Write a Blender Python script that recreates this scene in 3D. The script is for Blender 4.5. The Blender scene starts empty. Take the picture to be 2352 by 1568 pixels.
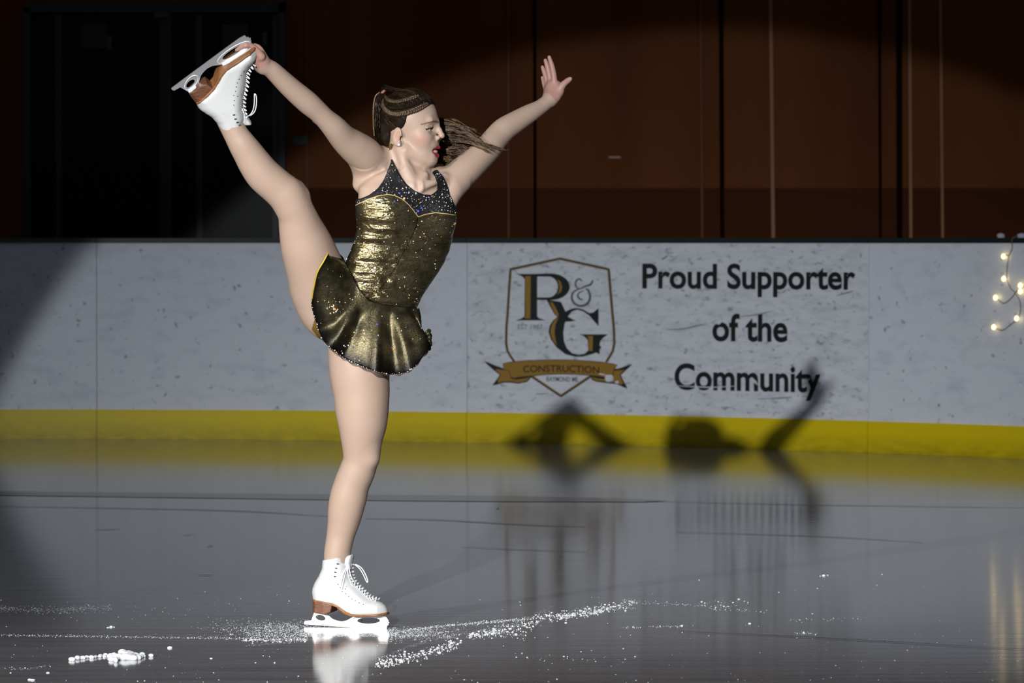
import bpy, bmesh, math, random
import numpy as np
from mathutils import Vector, Matrix
rnd = random.Random(7)
rng = np.random.default_rng(7)
scene = bpy.context.scene
pi = math.pi

# ------------------------------------------------------------------ camera, world, lights, exposure
FPX = 8820.0                      # 135 mm lens, 36 mm sensor, 2352 px wide
CZ = 1.07
PITCH = math.atan(228 / FPX)
cam = bpy.data.objects.new('camera', bpy.data.cameras.new('camera'))
scene.collection.objects.link(cam)
cam.location = (0, 0, CZ)
cam.rotation_euler = (pi / 2 - PITCH, 0, 0)
cam.data.lens = 135.0
cam.data.sensor_width = 36.0
cam.data.clip_end = 200
cam.data.dof.use_dof = True
cam.data.dof.focus_distance = 10.6
cam.data.dof.aperture_fstop = 10.0
scene.camera = cam
vs = scene.view_settings
vs.view_transform = 'Standard'
vs.look = 'None'
vs.exposure = 0.12
vs.gamma = 1.0
vs.use_curve_mapping = False

world = bpy.data.worlds.new('dim_hall')
scene.world = world
world.use_nodes = True
world.node_tree.nodes['Background'].inputs[0].default_value = (0.80, 0.86, 1.0, 1)
world.node_tree.nodes['Background'].inputs[1].default_value = 0.048


def spot(name, loc, target, half_angle, energy, color, blend, radius):
    l = bpy.data.lights.new(name, 'SPOT')
    l.energy = energy
    l.color = color
    l.spot_size = 2 * half_angle
    l.spot_blend = blend
    l.shadow_soft_size = radius
    o = bpy.data.objects.new(name, l)
    scene.collection.objects.link(o)
    o.location = loc
    d = Vector(target) - Vector(loc)
    o.rotation_euler = d.to_track_quat('-Z', 'Y').to_euler()
    return o


LA = Vector((-1.80, -.66, 3.10))
AZ, EL, HANG = .1214, -.209, .186
TA = LA + 11.5 * Vector((math.sin(AZ) * math.cos(EL), math.cos(AZ) * math.cos(EL), math.sin(EL)))
spot('follow_spot', LA, TA, HANG, 2350, (.93, .97, 1.0), .08, .05)      # hard-edged follow spot from the stands
spot('follow_spot_core', LA, TA, HANG, 3100, (1.0, .975, .93), 1.0, .05)  # its hot centre
LB = Vector((-.37 - 18 * .545, 10.6 - 18 * .838, 3.75))
spot('side_spot', LB, (-.20, 10.8, .34), .070, 9800, (1.0, .95, .88), .8, .05)  # second spot further round

# ------------------------------------------------------------------ projection helpers
UPV = np.array([0, math.sin(PITCH), math.cos(PITCH)])
FWV = np.array([0, math.cos(PITCH), -math.sin(PITCH)])
CAM = np.array([0, 0, CZ])


def ray(px, py):
    return FWV + np.array([1., 0, 0]) * (px - 1176) / FPX + UPV * (784 - py) / FPX


def at(px, py, Y):
    d = ray(px, py)
    return CAM + d * (Y / d[1])


def ice(px, py):
    d = ray(px, py)
    return CAM + d * (-CZ / d[2])


def project(P):
    q = np.asarray(P, float) - CAM
    z = q @ FWV
    return np.stack([1176 + FPX * q[..., 0] / z, 784 - FPX * (q @ UPV) / z], -1)


Y0 = 10.62          # the skater's distance
M = Y0 / FPX        # metres per pixel there


def sk(px, py, dy=0.0):
    return at(px, py, Y0 + dy)


# ------------------------------------------------------------------ materials
def mat(name, color=(.8, .8, .8), rough=.5, metal=0.0, spec=.5, **kw):
    m = bpy.data.materials.new(name)
    m.use_nodes = True
    b = m.node_tree.nodes['Principled BSDF']
    b.inputs['Base Color'].default_value = (*color, 1)
    b.inputs['Roughness'].default_value = rough
    b.inputs['Metallic'].default_value = metal
    b.inputs['Specular IOR Level'].default_value = spec
    for k, v in kw.items():
        b.inputs[k].default_value = v
    return m


class NT:
    """small helper for wiring node trees"""
    def __init__(s, m):
        s.m, s.t = m, m.node_tree
        s.b = s.t.nodes['Principled BSDF']

    def n(s, typ, **kw):
        x = s.t.nodes.new(typ)
        for k, v in kw.items():
            setattr(x, k, v)
        return x

    def l(s, a, b):
        s.t.links.new(a, b)

    def coord(s, kind='Object', scale=(1, 1, 1)):
        c = s.n('ShaderNodeTexCoord')
        mp = s.n('ShaderNodeMapping')
        mp.inputs['Scale'].default_value = scale
        s.l(c.outputs[kind], mp.inputs[0])
        return mp.outputs[0]

    def noise(s, vec, scale, detail=3, rough=.5, dist=0):
        x = s.n('ShaderNodeTexNoise')
        x.inputs['Scale'].default_value = scale
        x.inputs['Detail'].default_value = detail
        x.inputs['Roughness'].default_value = rough
        x.inputs['Distortion'].default_value = dist
        s.l(vec, x.inputs['Vector'])
        return x.outputs['Fac']

    def ramp(s, fac, stops):
        r = s.n('ShaderNodeValToRGB')
        e = r.color_ramp.elements
        while len(e) < len(stops):
            e.new(.5)
        for q, (p, c) in zip(e, stops):
            q.position = p
            q.color = (*c, 1) if len(c) == 3 else c
        s.l(fac, r.inputs[0])
        return r.outputs[0]

    def mix(s, a, b, fac, mode='MIX'):
        x = s.n('ShaderNodeMix', data_type='RGBA', blend_type=mode)
        for v, i in ((fac, 0), (a, 6), (b, 7)):
            if isinstance(v, (int, float)):
                x.inputs[i].default_value = v
            elif isinstance(v, tuple):
                x.inputs[i].default_value = (*v, 1)
            else:
                s.l(v, x.inputs[i])
        return x.outputs[2]

    def math(s, op, a, b=0.0, clamp=False):
        x = s.n('ShaderNodeMath', operation=op)
        x.use_clamp = clamp
        for v, i in ((a, 0), (b, 1)):
            if isinstance(v, (int, float)):
                x.inputs[i].default_value = v
            else:
                s.l(v, x.inputs[i])
        return x.outputs[0]

    def bump(s, h, strength, dist=.01):
        x = s.n('ShaderNodeBump')
        x.inputs['Strength'].default_value = strength
        x.inputs['Distance'].default_value = dist
        s.l(h, x.inputs['Height'])
        s.l(x.outputs[0], s.b.inputs['Normal'])

    def attr(s, name):
        x = s.n('ShaderNodeAttribute')
        x.attribute_name = name
        return x


# ------------------------------------------------------------------ object helpers
def finish(o, parent=None, label=None, cat=None, group=None, kind=None):
    scene.collection.objects.link(o)
    if parent is not None:
        o.parent = parent
        if parent.parent is None and parent.type == 'EMPTY':
            o.matrix_parent_inverse = Matrix.Translation(-parent.location)
    for k, v in (('label', label), ('category', cat), ('group', group), ('kind', kind)):
        if v:
            o[k] = v
    return o


def mesh_obj(name, verts, faces, material, parent=None, smooth=False, **kw):
    me = bpy.data.meshes.new(name)
    if isinstance(verts, np.ndarray):
        verts = verts.tolist()
    if isinstance(faces, np.ndarray):
        faces = faces.tolist()
    me.from_pydata(verts, [], faces)
    for m in (material if isinstance(material, (list, tuple)) else [material]):
        me.materials.append(m)
    if smooth:
        me.polygons.foreach_set('use_smooth', [True] * len(me.polygons))
    me.update()
    return finish(bpy.data.objects.new(name, me), parent, **kw)


def empty(name, loc, **kw):
    o = bpy.data.objects.new(name, None)
    o.location = loc
    o.empty_display_size = .1
    return finish(o, **kw)


class MB:
    """collects shapes into one mesh"""
    def __init__(s):
        s.v, s.f = [], []

    def add(s, v, f):
        k = len(s.v)
        s.v += [tuple(map(float, q)) for q in v]
        s.f += [tuple(i + k for i in g) for g in f]

    def box(s, c, d, R=None):
        c = np.array(c, float)
        v = []
        for i in (-1, 1):
            for j in (-1, 1):
                for k in (-1, 1):
                    q = np.array([i * d[0] / 2, j * d[1] / 2, k * d[2] / 2])
                    if R is not None:
                        q = R @ q
                    v.append(c + q)
        s.add(v, [(0, 1, 3, 2), (4, 6, 7, 5), (0, 4, 5, 1), (2, 3, 7, 6), (0, 2, 6, 4), (1, 5, 7, 3)])

    def tube(s, pts, rad, n=6, cap=True):
        pts = np.array(pts, float)
        m = len(pts)
        rad = np.full(m, rad) if np.isscalar(rad) else np.array(rad, float)
        t = np.gradient(pts, axis=0)
        t /= np.linalg.norm(t, axis=1)[:, None] + 1e-12
        a = np.array([0., 0, 1]) if abs(t[0][2]) < .9 else np.array([1., 0, 0])
        u = np.cross(t[0], a)
        u /= np.linalg.norm(u)
        v = []
        for i in range(m):
            u = u - t[i] * (u @ t[i])
            u /= np.linalg.norm(u) + 1e-12
            w = np.cross(t[i], u)
            for k in range(n):
                an = 2 * pi * k / n
                v.append(pts[i] + rad[i] * (math.cos(an) * u + math.sin(an) * w))
        f = [(i * n + k, i * n + (k + 1) % n, (i + 1) * n + (k + 1) % n, (i + 1) * n + k) for i in range(m - 1) for k in range(n)]
        if cap:
            f.append(tuple(range(n - 1, -1, -1)))
            f.append(tuple((m - 1) * n + k for k in range(n)))
        s.add(v, f)

    def blob(s, c, r, sub=1):
        """small octahedron-based ball; r may be a 3-tuple"""
        r = np.array([r, r, r]) if np.isscalar(r) else np.array(r)
        vv, ff = BALL[sub]
        s.add(np.array(c) + vv * r, ff)

    def build(s, name, material, parent=None, smooth=False, **kw):
        return mesh_obj(name, s.v, s.f, material, parent, smooth, **kw)


def _ball(sub):
    bm = bmesh.new()
    if sub == 0:
        bmesh.ops.create_icosphere(bm, subdivisions=1, radius=1)
    else:
        bmesh.ops.create_icosphere(bm, subdivisions=sub + 1, radius=1)
    v = np.array([q.co[:] for q in bm.verts])
    f = [tuple(x.index for x in g.verts) for g in bm.faces]
    bm.free()
    return v, f


BALL = {0: _ball(0), 1: _ball(1), 2: _ball(2)}


def crom(P, n):
    """Catmull-Rom through the points, n samples"""
    P = np.array(P, float)
    P = np.vstack([2 * P[0] - P[1], P, 2 * P[-1] - P[-2]])
    m = len(P) - 3
    out = []
    for t in np.linspace(0, m - 1e-9, n):
        i = int(t)
        f = t - i
        a, b, c, d = P[i:i + 4]
        out.append(.5 * ((2 * b) + (-a + c) * f + (2 * a - 5 * b + 4 * c - d) * f * f + (-a + 3 * b - 3 * c + d) * f ** 3))
    return np.array(out)


def arclen(P, n):
    """n points evenly spaced along a polyline"""
    P = np.array(P, float)
    L = np.r_[0, np.cumsum(np.linalg.norm(np.diff(P, axis=0), axis=1))]
    s = np.linspace(0, L[-1], n)
    return np.stack([np.interp(s, L, P[:, k]) for k in range(P.shape[1])], -1)


def flat_fill(loops):
    """triangulated 2D area of closed loops (inner loops are holes) -> (verts2d, faces)"""
    cu = bpy.data.curves.new('tmp', 'CURVE')
    cu.dimensions = '2D'
    cu.fill_mode = 'BOTH'
    for lp in loops:
        sp = cu.splines.new('POLY')
        sp.points.add(len(lp) - 1)
        for q, p in zip(sp.points, lp):
            q.co = (p[0], p[1], 0, 1)
        sp.use_cyclic_u = True
    return _curve_mesh(cu)


def _curve_mesh(cu):
    o = bpy.data.objects.new('tmp', cu)
    scene.collection.objects.link(o)
    bpy.context.view_layer.update()
    dg = bpy.context.evaluated_depsgraph_get()
    me = o.evaluated_get(dg).to_mesh()
    v = np.array([q.co[:] for q in me.vertices])
    f = [tuple(p.vertices) for p in me.polygons]
    o.evaluated_get(dg).to_mesh_clear()
    bpy.data.objects.remove(o)
    bpy.data.curves.remove(cu)
    return v, f


def extruded(loops, th):
    """solid plate: loops in the xz plane, thickness th along y"""
    cu = bpy.data.curves.new('tmp', 'CURVE')
    cu.dimensions = '2D'
    cu.fill_mode = 'BOTH'
    cu.extrude = th / 2
    for lp in loops:
        sp = cu.splines.new('POLY')
        sp.points.add(len(lp) - 1)
        for q, p in zip(sp.points, lp):
            q.co = (p[0], p[1], 0, 1)
        sp.use_cyclic_u = True
    v, f = _curve_mesh(cu)
    return np.stack([v[:, 0], v[:, 2], v[:, 1]], -1), f


def text_mesh(s, bold=0.0):
    cu = bpy.data.curves.new('tmp', 'FONT')
    cu.body = s
    cu.offset = bold
    cu.fill_mode = 'BOTH'
    cu.resolution_u = 6
    return _curve_mesh(cu)


# ------------------------------------------------------------------ signed-distance modelling
def smin(a, b, k):
    if k <= 0:
        return np.minimum(a, b)
    h = np.maximum(k - np.abs(a - b), 0) / k
    return np.minimum(a, b) - h * h * k * .25


def smax(a, b, k):
    return -smin(-a, -b, k)


class Prim:
    def __init__(s, fn, lo, hi, k=0.0, tag='skin', sub=False):
        s.fn, s.lo, s.hi, s.k, s.tag, s.sub = fn, np.array(lo, float), np.array(hi, float), k, tag, sub


def cone(p0, r0, p1, r1, k=.01, tag='skin', sy=1.0, sub=False):
    """swept sphere of changing radius; sy > 1 flattens it along y"""
    p0, p1 = np.array(p0, float), np.array(p1, float)
    d = p1 - p0
    L2 = d @ d + 1e-12

    def fn(x, y, z):
        t = np.clip(((x - p0[0]) * d[0] + (y - p0[1]) * d[1] + (z - p0[2]) * d[2]) / L2, 0, 1)
        q = (x - p0[0] - t * d[0]) ** 2 + ((y - p0[1] - t * d[1]) * sy) ** 2 + (z - p0[2] - t * d[2]) ** 2
        return np.sqrt(q) - (r0 + (r1 - r0) * t)
    R = max(r0, r1) + k + .012
    return Prim(fn, np.minimum(p0, p1) - R, np.maximum(p0, p1) + R, k, tag, sub)


def ellip(c, rad, axes=None, k=.008, tag='skin', sub=False):
    c, rad = np.array(c, float), np.array(rad, float)
    A = np.eye(3) if axes is None else np.array(axes, float)   # rows: unit axes

    def fn(x, y, z):
        dx, dy, dz = x - c[0], y - c[1], z - c[2]
        a = (dx * A[0, 0] + dy * A[0, 1] + dz * A[0, 2]) / rad[0]
        b = (dx * A[1, 0] + dy * A[1, 1] + dz * A[1, 2]) / rad[1]
        e = (dx * A[2, 0] + dy * A[2, 1] + dz * A[2, 2]) / rad[2]
        k0 = np.sqrt(a * a + b * b + e * e)
        k1 = np.sqrt((a / rad[0]) ** 2 + (b / rad[1]) ** 2 + (e / rad[2]) ** 2) + 1e-9
        return np.where(k0 < 1e-6, -rad.min(), k0 * (k0 - 1) / k1)
    R = rad.max() + k + .012
    return Prim(fn, c - R, c + R, k, tag, sub)


def axis(lo, hi, base, fine=()):
    out = [lo]
    while out[-1] < hi:
        st = base
        for a, b, h in fine:
            if a - h <= out[-1] < b:
                st = min(st, h)
        out.append(out[-1] + st)
    return np.array(out)


class Group(Prim):
    """a whole limb: hard union of many short segments, blended to the rest as one"""
    def __init__(s, parts, k, tag):
        s.parts, s.k, s.tag, s.sub = parts, k, tag, False
        s.lo = np.min([p.lo for p in parts], 0)
        s.hi = np.max([p.hi for p in parts], 0)

    def fn(s, x, y, z):
        if x.ndim == 1:
            P = np.stack([x, y, z], -1)
            d = np.full(len(P), .05)
            for p in s.parts:
                m = np.all((P > p.lo) & (P < p.hi), axis=1)
                if m.any():
                    d[m] = np.minimum(d[m], p.fn(P[m, 0], P[m, 1], P[m, 2]))
            return d
        X, Y, Z = x.ravel(), y.ravel(), z.ravel()
        return fill_field(s.parts, X, Y, Z, True)


def fill_field(prims, X, Y, Z, hard=False):
    F = np.full((len(X), len(Y), len(Z)), .05, np.float32)
    for p in prims:
        s = []
        for A, lo, hi in zip((X, Y, Z), p.lo, p.hi):
            s.append(slice(max(np.searchsorted(A, lo) - 1, 0), min(np.searchsorted(A, hi) + 1, len(A))))
        x, y, z = X[s[0]][:, None, None], Y[s[1]][None, :, None], Z[s[2]][None, None, :]
        if 0 in (x.size, y.size, z.size):
            continue
        d = p.fn(x, y, z)
        sub = F[s[0], s[1], s[2]]
        F[s[0], s[1], s[2]] = np.minimum(sub, d) if hard else smax(sub, -d, p.k) if p.sub else smin(sub, d, p.k)
    return F


def eval_prims(prims, P):
    P = np.asarray(P, float)
    d = np.full(len(P), .05)
    for p in prims:
        m = np.all((P > p.lo) & (P < p.hi), axis=1)
        if m.any():
            q = p.fn(P[m, 0], P[m, 1], P[m, 2])
            d[m] = smax(d[m], -q, p.k) if p.sub else smin(d[m], q, p.k)
    return d


def tags_of(prims, P, names):
    best = np.full(len(P), 1e9)
    out = np.zeros(len(P), int)
    for p in prims:
        if p.sub:
            continue
        m = np.all((P > p.lo) & (P < p.hi), axis=1)
        if m.any():
            q = p.fn(P[m, 0], P[m, 1], P[m, 2])
            w = np.where(m)[0]
            b = q < best[w]
            best[w[b]] = q[b]
            out[w[b]] = names.index(p.tag)
    return out


def surface_nets(F, X, Y, Z):
    s = F < 0
    an = al = None
    n = [d - 1 for d in F.shape]
    for i in (0, 1):
        for j in (0, 1):
            for k in (0, 1):
                c = s[i:n[0] + i, j:n[1] + j, k:n[2] + k]
                an = c.copy() if an is None else np.logical_or(an, c, out=an)
                al = c.copy() if al is None else np.logical_and(al, c, out=al)
    idx = np.argwhere(an & ~al)
    del an, al
    flat = (idx[:, 0].astype(np.int64) * n[1] + idx[:, 1]) * n[2] + idx[:, 2]
    acc = np.zeros((len(idx), 3))
    cnt = np.zeros(len(idx))
    corners = [(i, j, k) for i in (0, 1) for j in (0, 1) for k in (0, 1)]
    val = {c: F[idx[:, 0] + c[0], idx[:, 1] + c[1], idx[:, 2] + c[2]] for c in corners}
    for c in corners:
        for a in range(3):
            if c[a]:
                continue
            e = list(c)
            e[a] = 1
            f0, f1 = val[c], val[tuple(e)]
            m = (f0 < 0) != (f1 < 0)
            t = f0[m] / (f0[m] - f1[m])
            q = np.tile(np.array(c, float), (m.sum(), 1))
            q[:, a] = t
            acc[m] += q
            cnt[m] += 1
    pos = idx + acc / cnt[:, None]
    V = np.stack([np.interp(pos[:, a], np.arange(len(A)), A) for a, A in enumerate((X, Y, Z))], -1)
    faces = []
    for a in range(3):
        sl0 = [slice(None)] * 3
        sl1 = [slice(None)] * 3
        sl0[a] = slice(0, -1)
        sl1[a] = slice(1, None)
        E = np.argwhere(s[tuple(sl0)] != s[tuple(sl1)])
        b, c = (a + 1) % 3, (a + 2) % 3
        E = E[(E[:, b] > 0) & (E[:, c] > 0) & (E[:, b] < n[b]) & (E[:, c] < n[c])]
        up = s[E[:, 0], E[:, 1], E[:, 2]]
        q = []
        for ob, oc in ((-1, -1), (0, -1), (0, 0), (-1, 0)):
            g = E.copy()
            g[:, b] += ob
            g[:, c] += oc
            q.append(np.searchsorted(flat, (g[:, 0].astype(np.int64) * n[1] + g[:, 1]) * n[2] + g[:, 2]))
        q = np.stack(q, -1)
        q[~up] = q[~up][:, ::-1]
        faces.append(q)
    return V, np.vstack(faces)


def relax(V, faces, it=1, lam=.5):
    """gentle smoothing of a quad mesh"""
    e = np.vstack([faces[:, [0, 1]], faces[:, [1, 2]], faces[:, [2, 3]], faces[:, [3, 0]]])
    for _ in range(it):
        acc = np.zeros_like(V)
        c = np.zeros(len(V))
        for i, j in ((0, 1), (1, 0)):
            for k in range(3):
                acc[:, k] += np.bincount(e[:, i], V[e[:, j], k], len(V))
            c += np.bincount(e[:, i], minlength=len(V))
        V = V + lam * (acc / np.maximum(c, 1)[:, None] - V)
    return V


def fattr(me, name, arr):
    a = me.attributes.new(name, 'FLOAT', 'POINT')
    a.data.foreach_set('value', np.asarray(arr, np.float32))


def cattr(me, name, arr):
    a = me.attributes.new(name, 'FLOAT_COLOR', 'POINT')
    a.data.foreach_set('color', np.hstack([arr, np.ones((len(arr), 1))]).astype(np.float32).ravel())


def sdpoly(px, py, poly):
    """signed pixel distance to a closed polygon (negative inside)"""
    poly = np.array(poly, float)
    d = np.full(px.shape, 1e18)
    ins = np.zeros(px.shape, bool)
    for i in range(len(poly)):
        a, b = poly[i], poly[(i + 1) % len(poly)]
        e = b - a
        wx, wy = px - a[0], py - a[1]
        t = np.clip((wx * e[0] + wy * e[1]) / (e @ e + 1e-12), 0, 1)
        d = np.minimum(d, (wx - t * e[0]) ** 2 + (wy - t * e[1]) ** 2)
        c = (a[1] > py) != (b[1] > py)
        with np.errstate(divide='ignore', invalid='ignore'):
            ins ^= c & (px < (b[0] - a[0]) * (py - a[1]) / (b[1] - a[1] + 1e-30) + a[0])
    d = np.sqrt(d)
    return np.where(ins, -d, d)


def dline(px, py, pl):
    """distance to an open polyline"""
    d = np.full(px.shape, 1e18)
    for a, b in zip(np.array(pl[:-1], float), np.array(pl[1:], float)):
        e = b - a
        wx, wy = px - a[0], py - a[1]
        t = np.clip((wx * e[0] + wy * e[1]) / (e @ e + 1e-12), 0, 1)
        d = np.minimum(d, (wx - t * e[0]) ** 2 + (wy - t * e[1]) ** 2)
    return np.sqrt(d)


# ================================================================== the rink
BXT, BR, BY = -2.6, 7.8, 20.9      # straight boards end at x = BXT, then curve with radius BR


def bpos(s, z, off=0.0):
    """point on the boards' face: s metres along, z up, off towards the ice"""
    if s < 0:
        return np.array([BXT + s, BY - off, z])
    a = s / BR
    return np.array([BXT + (BR - off) * math.sin(a), BY - BR + (BR - off) * math.cos(a), z])


def b_sz(px, py):
    Y = BY
    for _ in range(40):
        P = at(px, py, Y)
        dx = max(P[0] - BXT, 0)
        Y = BY - BR + math.sqrt(BR * BR - dx * dx)
    P = at(px, py, Y)
    s = P[0] - BXT if P[0] < BXT else BR * math.asin((P[0] - BXT) / BR)
    return s, P[2]


def b_s(px):
    return b_sz(px, 760)[0]


def arc_solid(s0, s1, z0, z1, f, b, step=.06):
    """curved slab between s0..s1, z0..z1; face at off = f, back at off = b"""
    n = max(2, int((s1 - s0) / step) + 1)
    S = np.linspace(s0, s1, n)
    m = MB()
    v = []
    for s in S:
        v += [bpos(s, z0, f), bpos(s, z1, f), bpos(s, z1, b), bpos(s, z0, b)]
    fc = []
    for i in range(n - 1):
        for k in range(4):
            a, c = i * 4 + k, i * 4 + (k + 1) % 4
            fc.append((a, c, c + 4, a + 4))
    fc += [(3, 2, 1, 0), tuple((n - 1) * 4 + k for k in range(4))]
    m.add(v, fc)
    return m


# --- ice
m_ice = mat('ice', (.25, .26, .29), .13, 0, .5, IOR=1.31)
t = NT(m_ice)
c = t.coord('Object', (.55, 7, 1))
n1 = t.noise(c, 2.2, 6, .6, .3)
n2 = t.noise(t.coord('Object', (1.2, 30, 1)), 3, 4, .6)
n3 = t.noise(t.coord('Object', (.35, .5, 1)), 1.1, 2, .5)
t.l(t.mix(t.ramp(n1, [(.3, (.20, .195, .21)), (.7, (.29, .285, .30))]), (.17, .155, .175), t.math('MULTIPLY', n3, .55)), t.b.inputs['Base Color'])
t.l(t.math('ADD', t.math('MULTIPLY', n1, .08), .05), t.b.inputs['Roughness'])
t.bump(t.math('ADD', n1, t.math('MULTIPLY', n2, .5)), .05, .004)
mesh_obj('floor', [(-14, -2, 0), (14, -2, 0), (14, 30, 0), (-14, 30, 0)], [(0, 1, 2, 3)], m_ice, kind='structure')

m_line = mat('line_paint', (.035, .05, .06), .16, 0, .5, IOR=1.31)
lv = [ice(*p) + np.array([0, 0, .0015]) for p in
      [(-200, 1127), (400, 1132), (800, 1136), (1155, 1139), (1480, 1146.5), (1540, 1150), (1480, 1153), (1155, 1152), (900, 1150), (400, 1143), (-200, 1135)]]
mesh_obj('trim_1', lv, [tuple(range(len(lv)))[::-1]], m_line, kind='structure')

m_scr = mat('scratch_dark', (.12, .12, .135), .22, 0, .5, IOR=1.25)
sc_ = MB()
for pl, w in [([(840, 1191), (1000, 1194), (1200, 1205), (1345, 1210)], .012), ([(0, 1163), (500, 1172), (760, 1186)], .012), ([(1060, 1256), (1180, 1262), (1350, 1268)], .006),
              ([(218, 1217), (276, 1215)], .008), ([(420, 1229), (446, 1228)], .007), ([(454, 1321), (490, 1321)], .006), ([(475, 1256), (490, 1253)], .01),
              ([(1140, 1168), (1147, 1167)], .02), ([(1480, 1151), (1900, 1160), (2352, 1166)], .010), ([(1552, 1222), (1880, 1232), (2120, 1246)], .009), ([(1560, 1450), (1900, 1466), (2352, 1492)], .005)]:
    P = crom([ice(*q) + np.array([0, 0, .002]) for q in pl], 24)
    n = len(P)
    v = []
    for i, q in enumerate(P):
        h = w * (.4 + .6 * math.sin(pi * min(max(i / (n - 1), .08), .92))) * 1.3
        v += [q + (0, h, 0), q - (0, h, 0)]
    sc_.add(v, [(2 * i, 2 * i + 1, 2 * i + 3, 2 * i + 2) for i in range(n - 1)])
sc_.build('ice_scratches', m_scr, kind='stuff', label='dark skate scratches scored into the grey ice', cat='scratches')

# --- dasher boards
m_board = mat('board_white', (.80, .85, .95), .32)
t = NT(m_board)
c = t.coord('Object')
sp = t.ramp(t.noise(c, 26, 2, .5), [(.66, (1, 1, 1)), (.76, (.42, .44, .48))])
sp2 = t.ramp(t.noise(t.coord('Object', (1, 1, 2)), 7, 4, .6), [(.5, (1, 1, 1)), (.9, (.72, .73, .76))])
t.l(t.mix(t.mix((.80, .85, .95), sp, 1, 'MULTIPLY'), sp2, 1, 'MULTIPLY'), t.b.inputs['Base Color'])
m_ad = mat('advert_film', (.81, .86, .95), .35)
t = NT(m_ad)
c = t.coord('Object', (1, 1, 1.7))
sp = t.ramp(t.noise(c, 24, 3, .6), [(.58, (1, 1, 1)), (.72, (.45, .47, .50))])
sp2 = t.ramp(t.noise(t.coord('Object', (.8, .8, 2.5)), 9, 5, .7), [(.45, (1, 1, 1)), (.75, (.74, .75, .78))])
t.l(t.mix(t.mix((.81, .86, .95), sp, 1, 'MULTIPLY'), sp2, 1, 'MULTIPLY'), t.b.inputs['Base Color'])
m_kick = mat('kick_yellow', (.62, .50, .004), .4)
t = NT(m_kick)
z = t.n('ShaderNodeSeparateXYZ')
tc = t.n('ShaderNodeTexCoord')
t.l(tc.outputs['Object'], z.inputs[0])
dirt = t.math('MULTIPLY', t.noise(t.coord('Object', (3, 3, 9)), 4, 5, .65), t.ramp(z.outputs[2], [(0.0, (1, 1, 1)), (.11, (.15, .15, .15))]))
t.l(t.mix((.88, .68, .003), (.24, .19, .004), dirt), t.b.inputs['Base Color'])
m_rail = mat('rail_dark', (.010, .016, .018), .45)
m_seam = mat('seam_grey', (.25, .25, .27), .6)
ZK, ZT = .160, 1.066
bounds = [-4.6, b_s(222), b_s(1073), b_s(1996), b_s(2352) + 1.6]
desc = ['plain white dasher board at the far left, half in shadow, in front of dark doors',
        'plain white dasher board behind the skater\'s legs, with a yellow kick plate',
        'white dasher board carrying the construction company advertisement and the skater\'s shadow',
        'plain white dasher board at the right with string lights hanging over it']
boards = []
for i in range(4):
    s0, s1 = bounds[i] + .0015, bounds[i + 1] - .0015
    z0, z1 = 0, 1.09
    b = arc_solid(s0, s1, 0, ZT, 0, -.05).build('dasher_board', m_board, label=desc[i], cat='rink board', group='dasher boards round the ice')
    arc_solid(s0, s1, 0, ZK, .012, .0005).build('kick_plate', m_kick, b, label='yellow kick plate')
    arc_solid(s0, s1, ZT, 1.092, .014, -.11).build('cap_rail', m_rail, b, label='dark cap rail')
    boards.append(b)
ad = arc_solid(bounds[2] + .003, bounds[3] - .003, ZK + .001, ZT - .001, .0022, .0004, .04).build('advertisement', m_ad, boards[2], label='scuffed printed advertising film')


def c5(x, y):
    return 1060 + x / 4.127, 560 + y / 4.127


def densify(lp, step=6.0, closed=True):
    out = []
    n = len(lp)
    for i in range(n if closed else n - 1):
        a, b = np.array(lp[i], float), np.array(lp[(i + 1) % n], float)
        k = max(1, int(np.linalg.norm(b - a) / step))
        for j in range(k):
            out.append(tuple(a + (b - a) * j / k))
    if not closed:
        out.append(tuple(lp[-1]))
    return out


def decal(mb, loops, off, conv=c5):
    """flat printed shape on the board from traced outlines"""
    lps = []
    for lp in loops:
        q = [conv(*p) for p in lp]
        q = densify(q, 7)
        lps.append([(x, -y) for x, y in q])
    v, f = flat_fill(lps)
    v, todo, f = [q[:2] for q in v.tolist()], list(f), []
    while todo:                      # keep the facets small so the print follows the curved board
        t_ = todo.pop()
        if len(t_) > 3:
            todo += [(t_[0], t_[i], t_[i + 1]) for i in range(1, len(t_) - 1)]
            continue
        L_ = [math.dist(v[t_[i]], v[t_[(i + 1) % 3]]) for i in range(3)]
        i = L_.index(max(L_))
        if L_[i] < 16:
            f.append(t_)
            continue
        a_, b_, c_ = t_[i], t_[(i + 1) % 3], t_[(i + 2) % 3]
        v.append([(v[a_][0] + v[b_][0]) / 2, (v[a_][1] + v[b_][1]) / 2])
        todo += [(a_, len(v) - 1, c_), (len(v) - 1, b_, c_)]
    mb.add([bpos(*b_sz(p[0], -p[1]), off) for p in v], f)


def ribbon(mb, pts, w, off, conv=c5, closed=False, n=None):
    P = np.array([conv(*p) for p in pts], float)
    if n:
        P = crom(P, n)
    else:
        P = np.array(densify([tuple(q) for q in P], 8, closed))
    if closed:
        P = np.vstack([P, P[:1]])
    W = np.full(len(P), w) if np.isscalar(w) else np.interp(np.linspace(0, 1, len(P)), np.linspace(0, 1, len(w)), w)
    T = np.gradient(P, axis=0)
    if closed:
        T[0] = T[-1] = P[1] - P[-2]
    T /= np.linalg.norm(T, axis=1)[:, None] + 1e-9
    N = np.stack([-T[:, 1], T[:, 0]], -1)
    v = []
    for p, nn, ww in zip(P, N, W):
        for sgn in (-1, 1):
            q = p + nn * sgn * ww / 2
            v.append(bpos(*b_sz(*q), off))
    mb.add(v, [(2 * i, 2 * i + 1, 2 * i + 3, 2 * i + 2) for i in range(len(P) - 1)])


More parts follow.
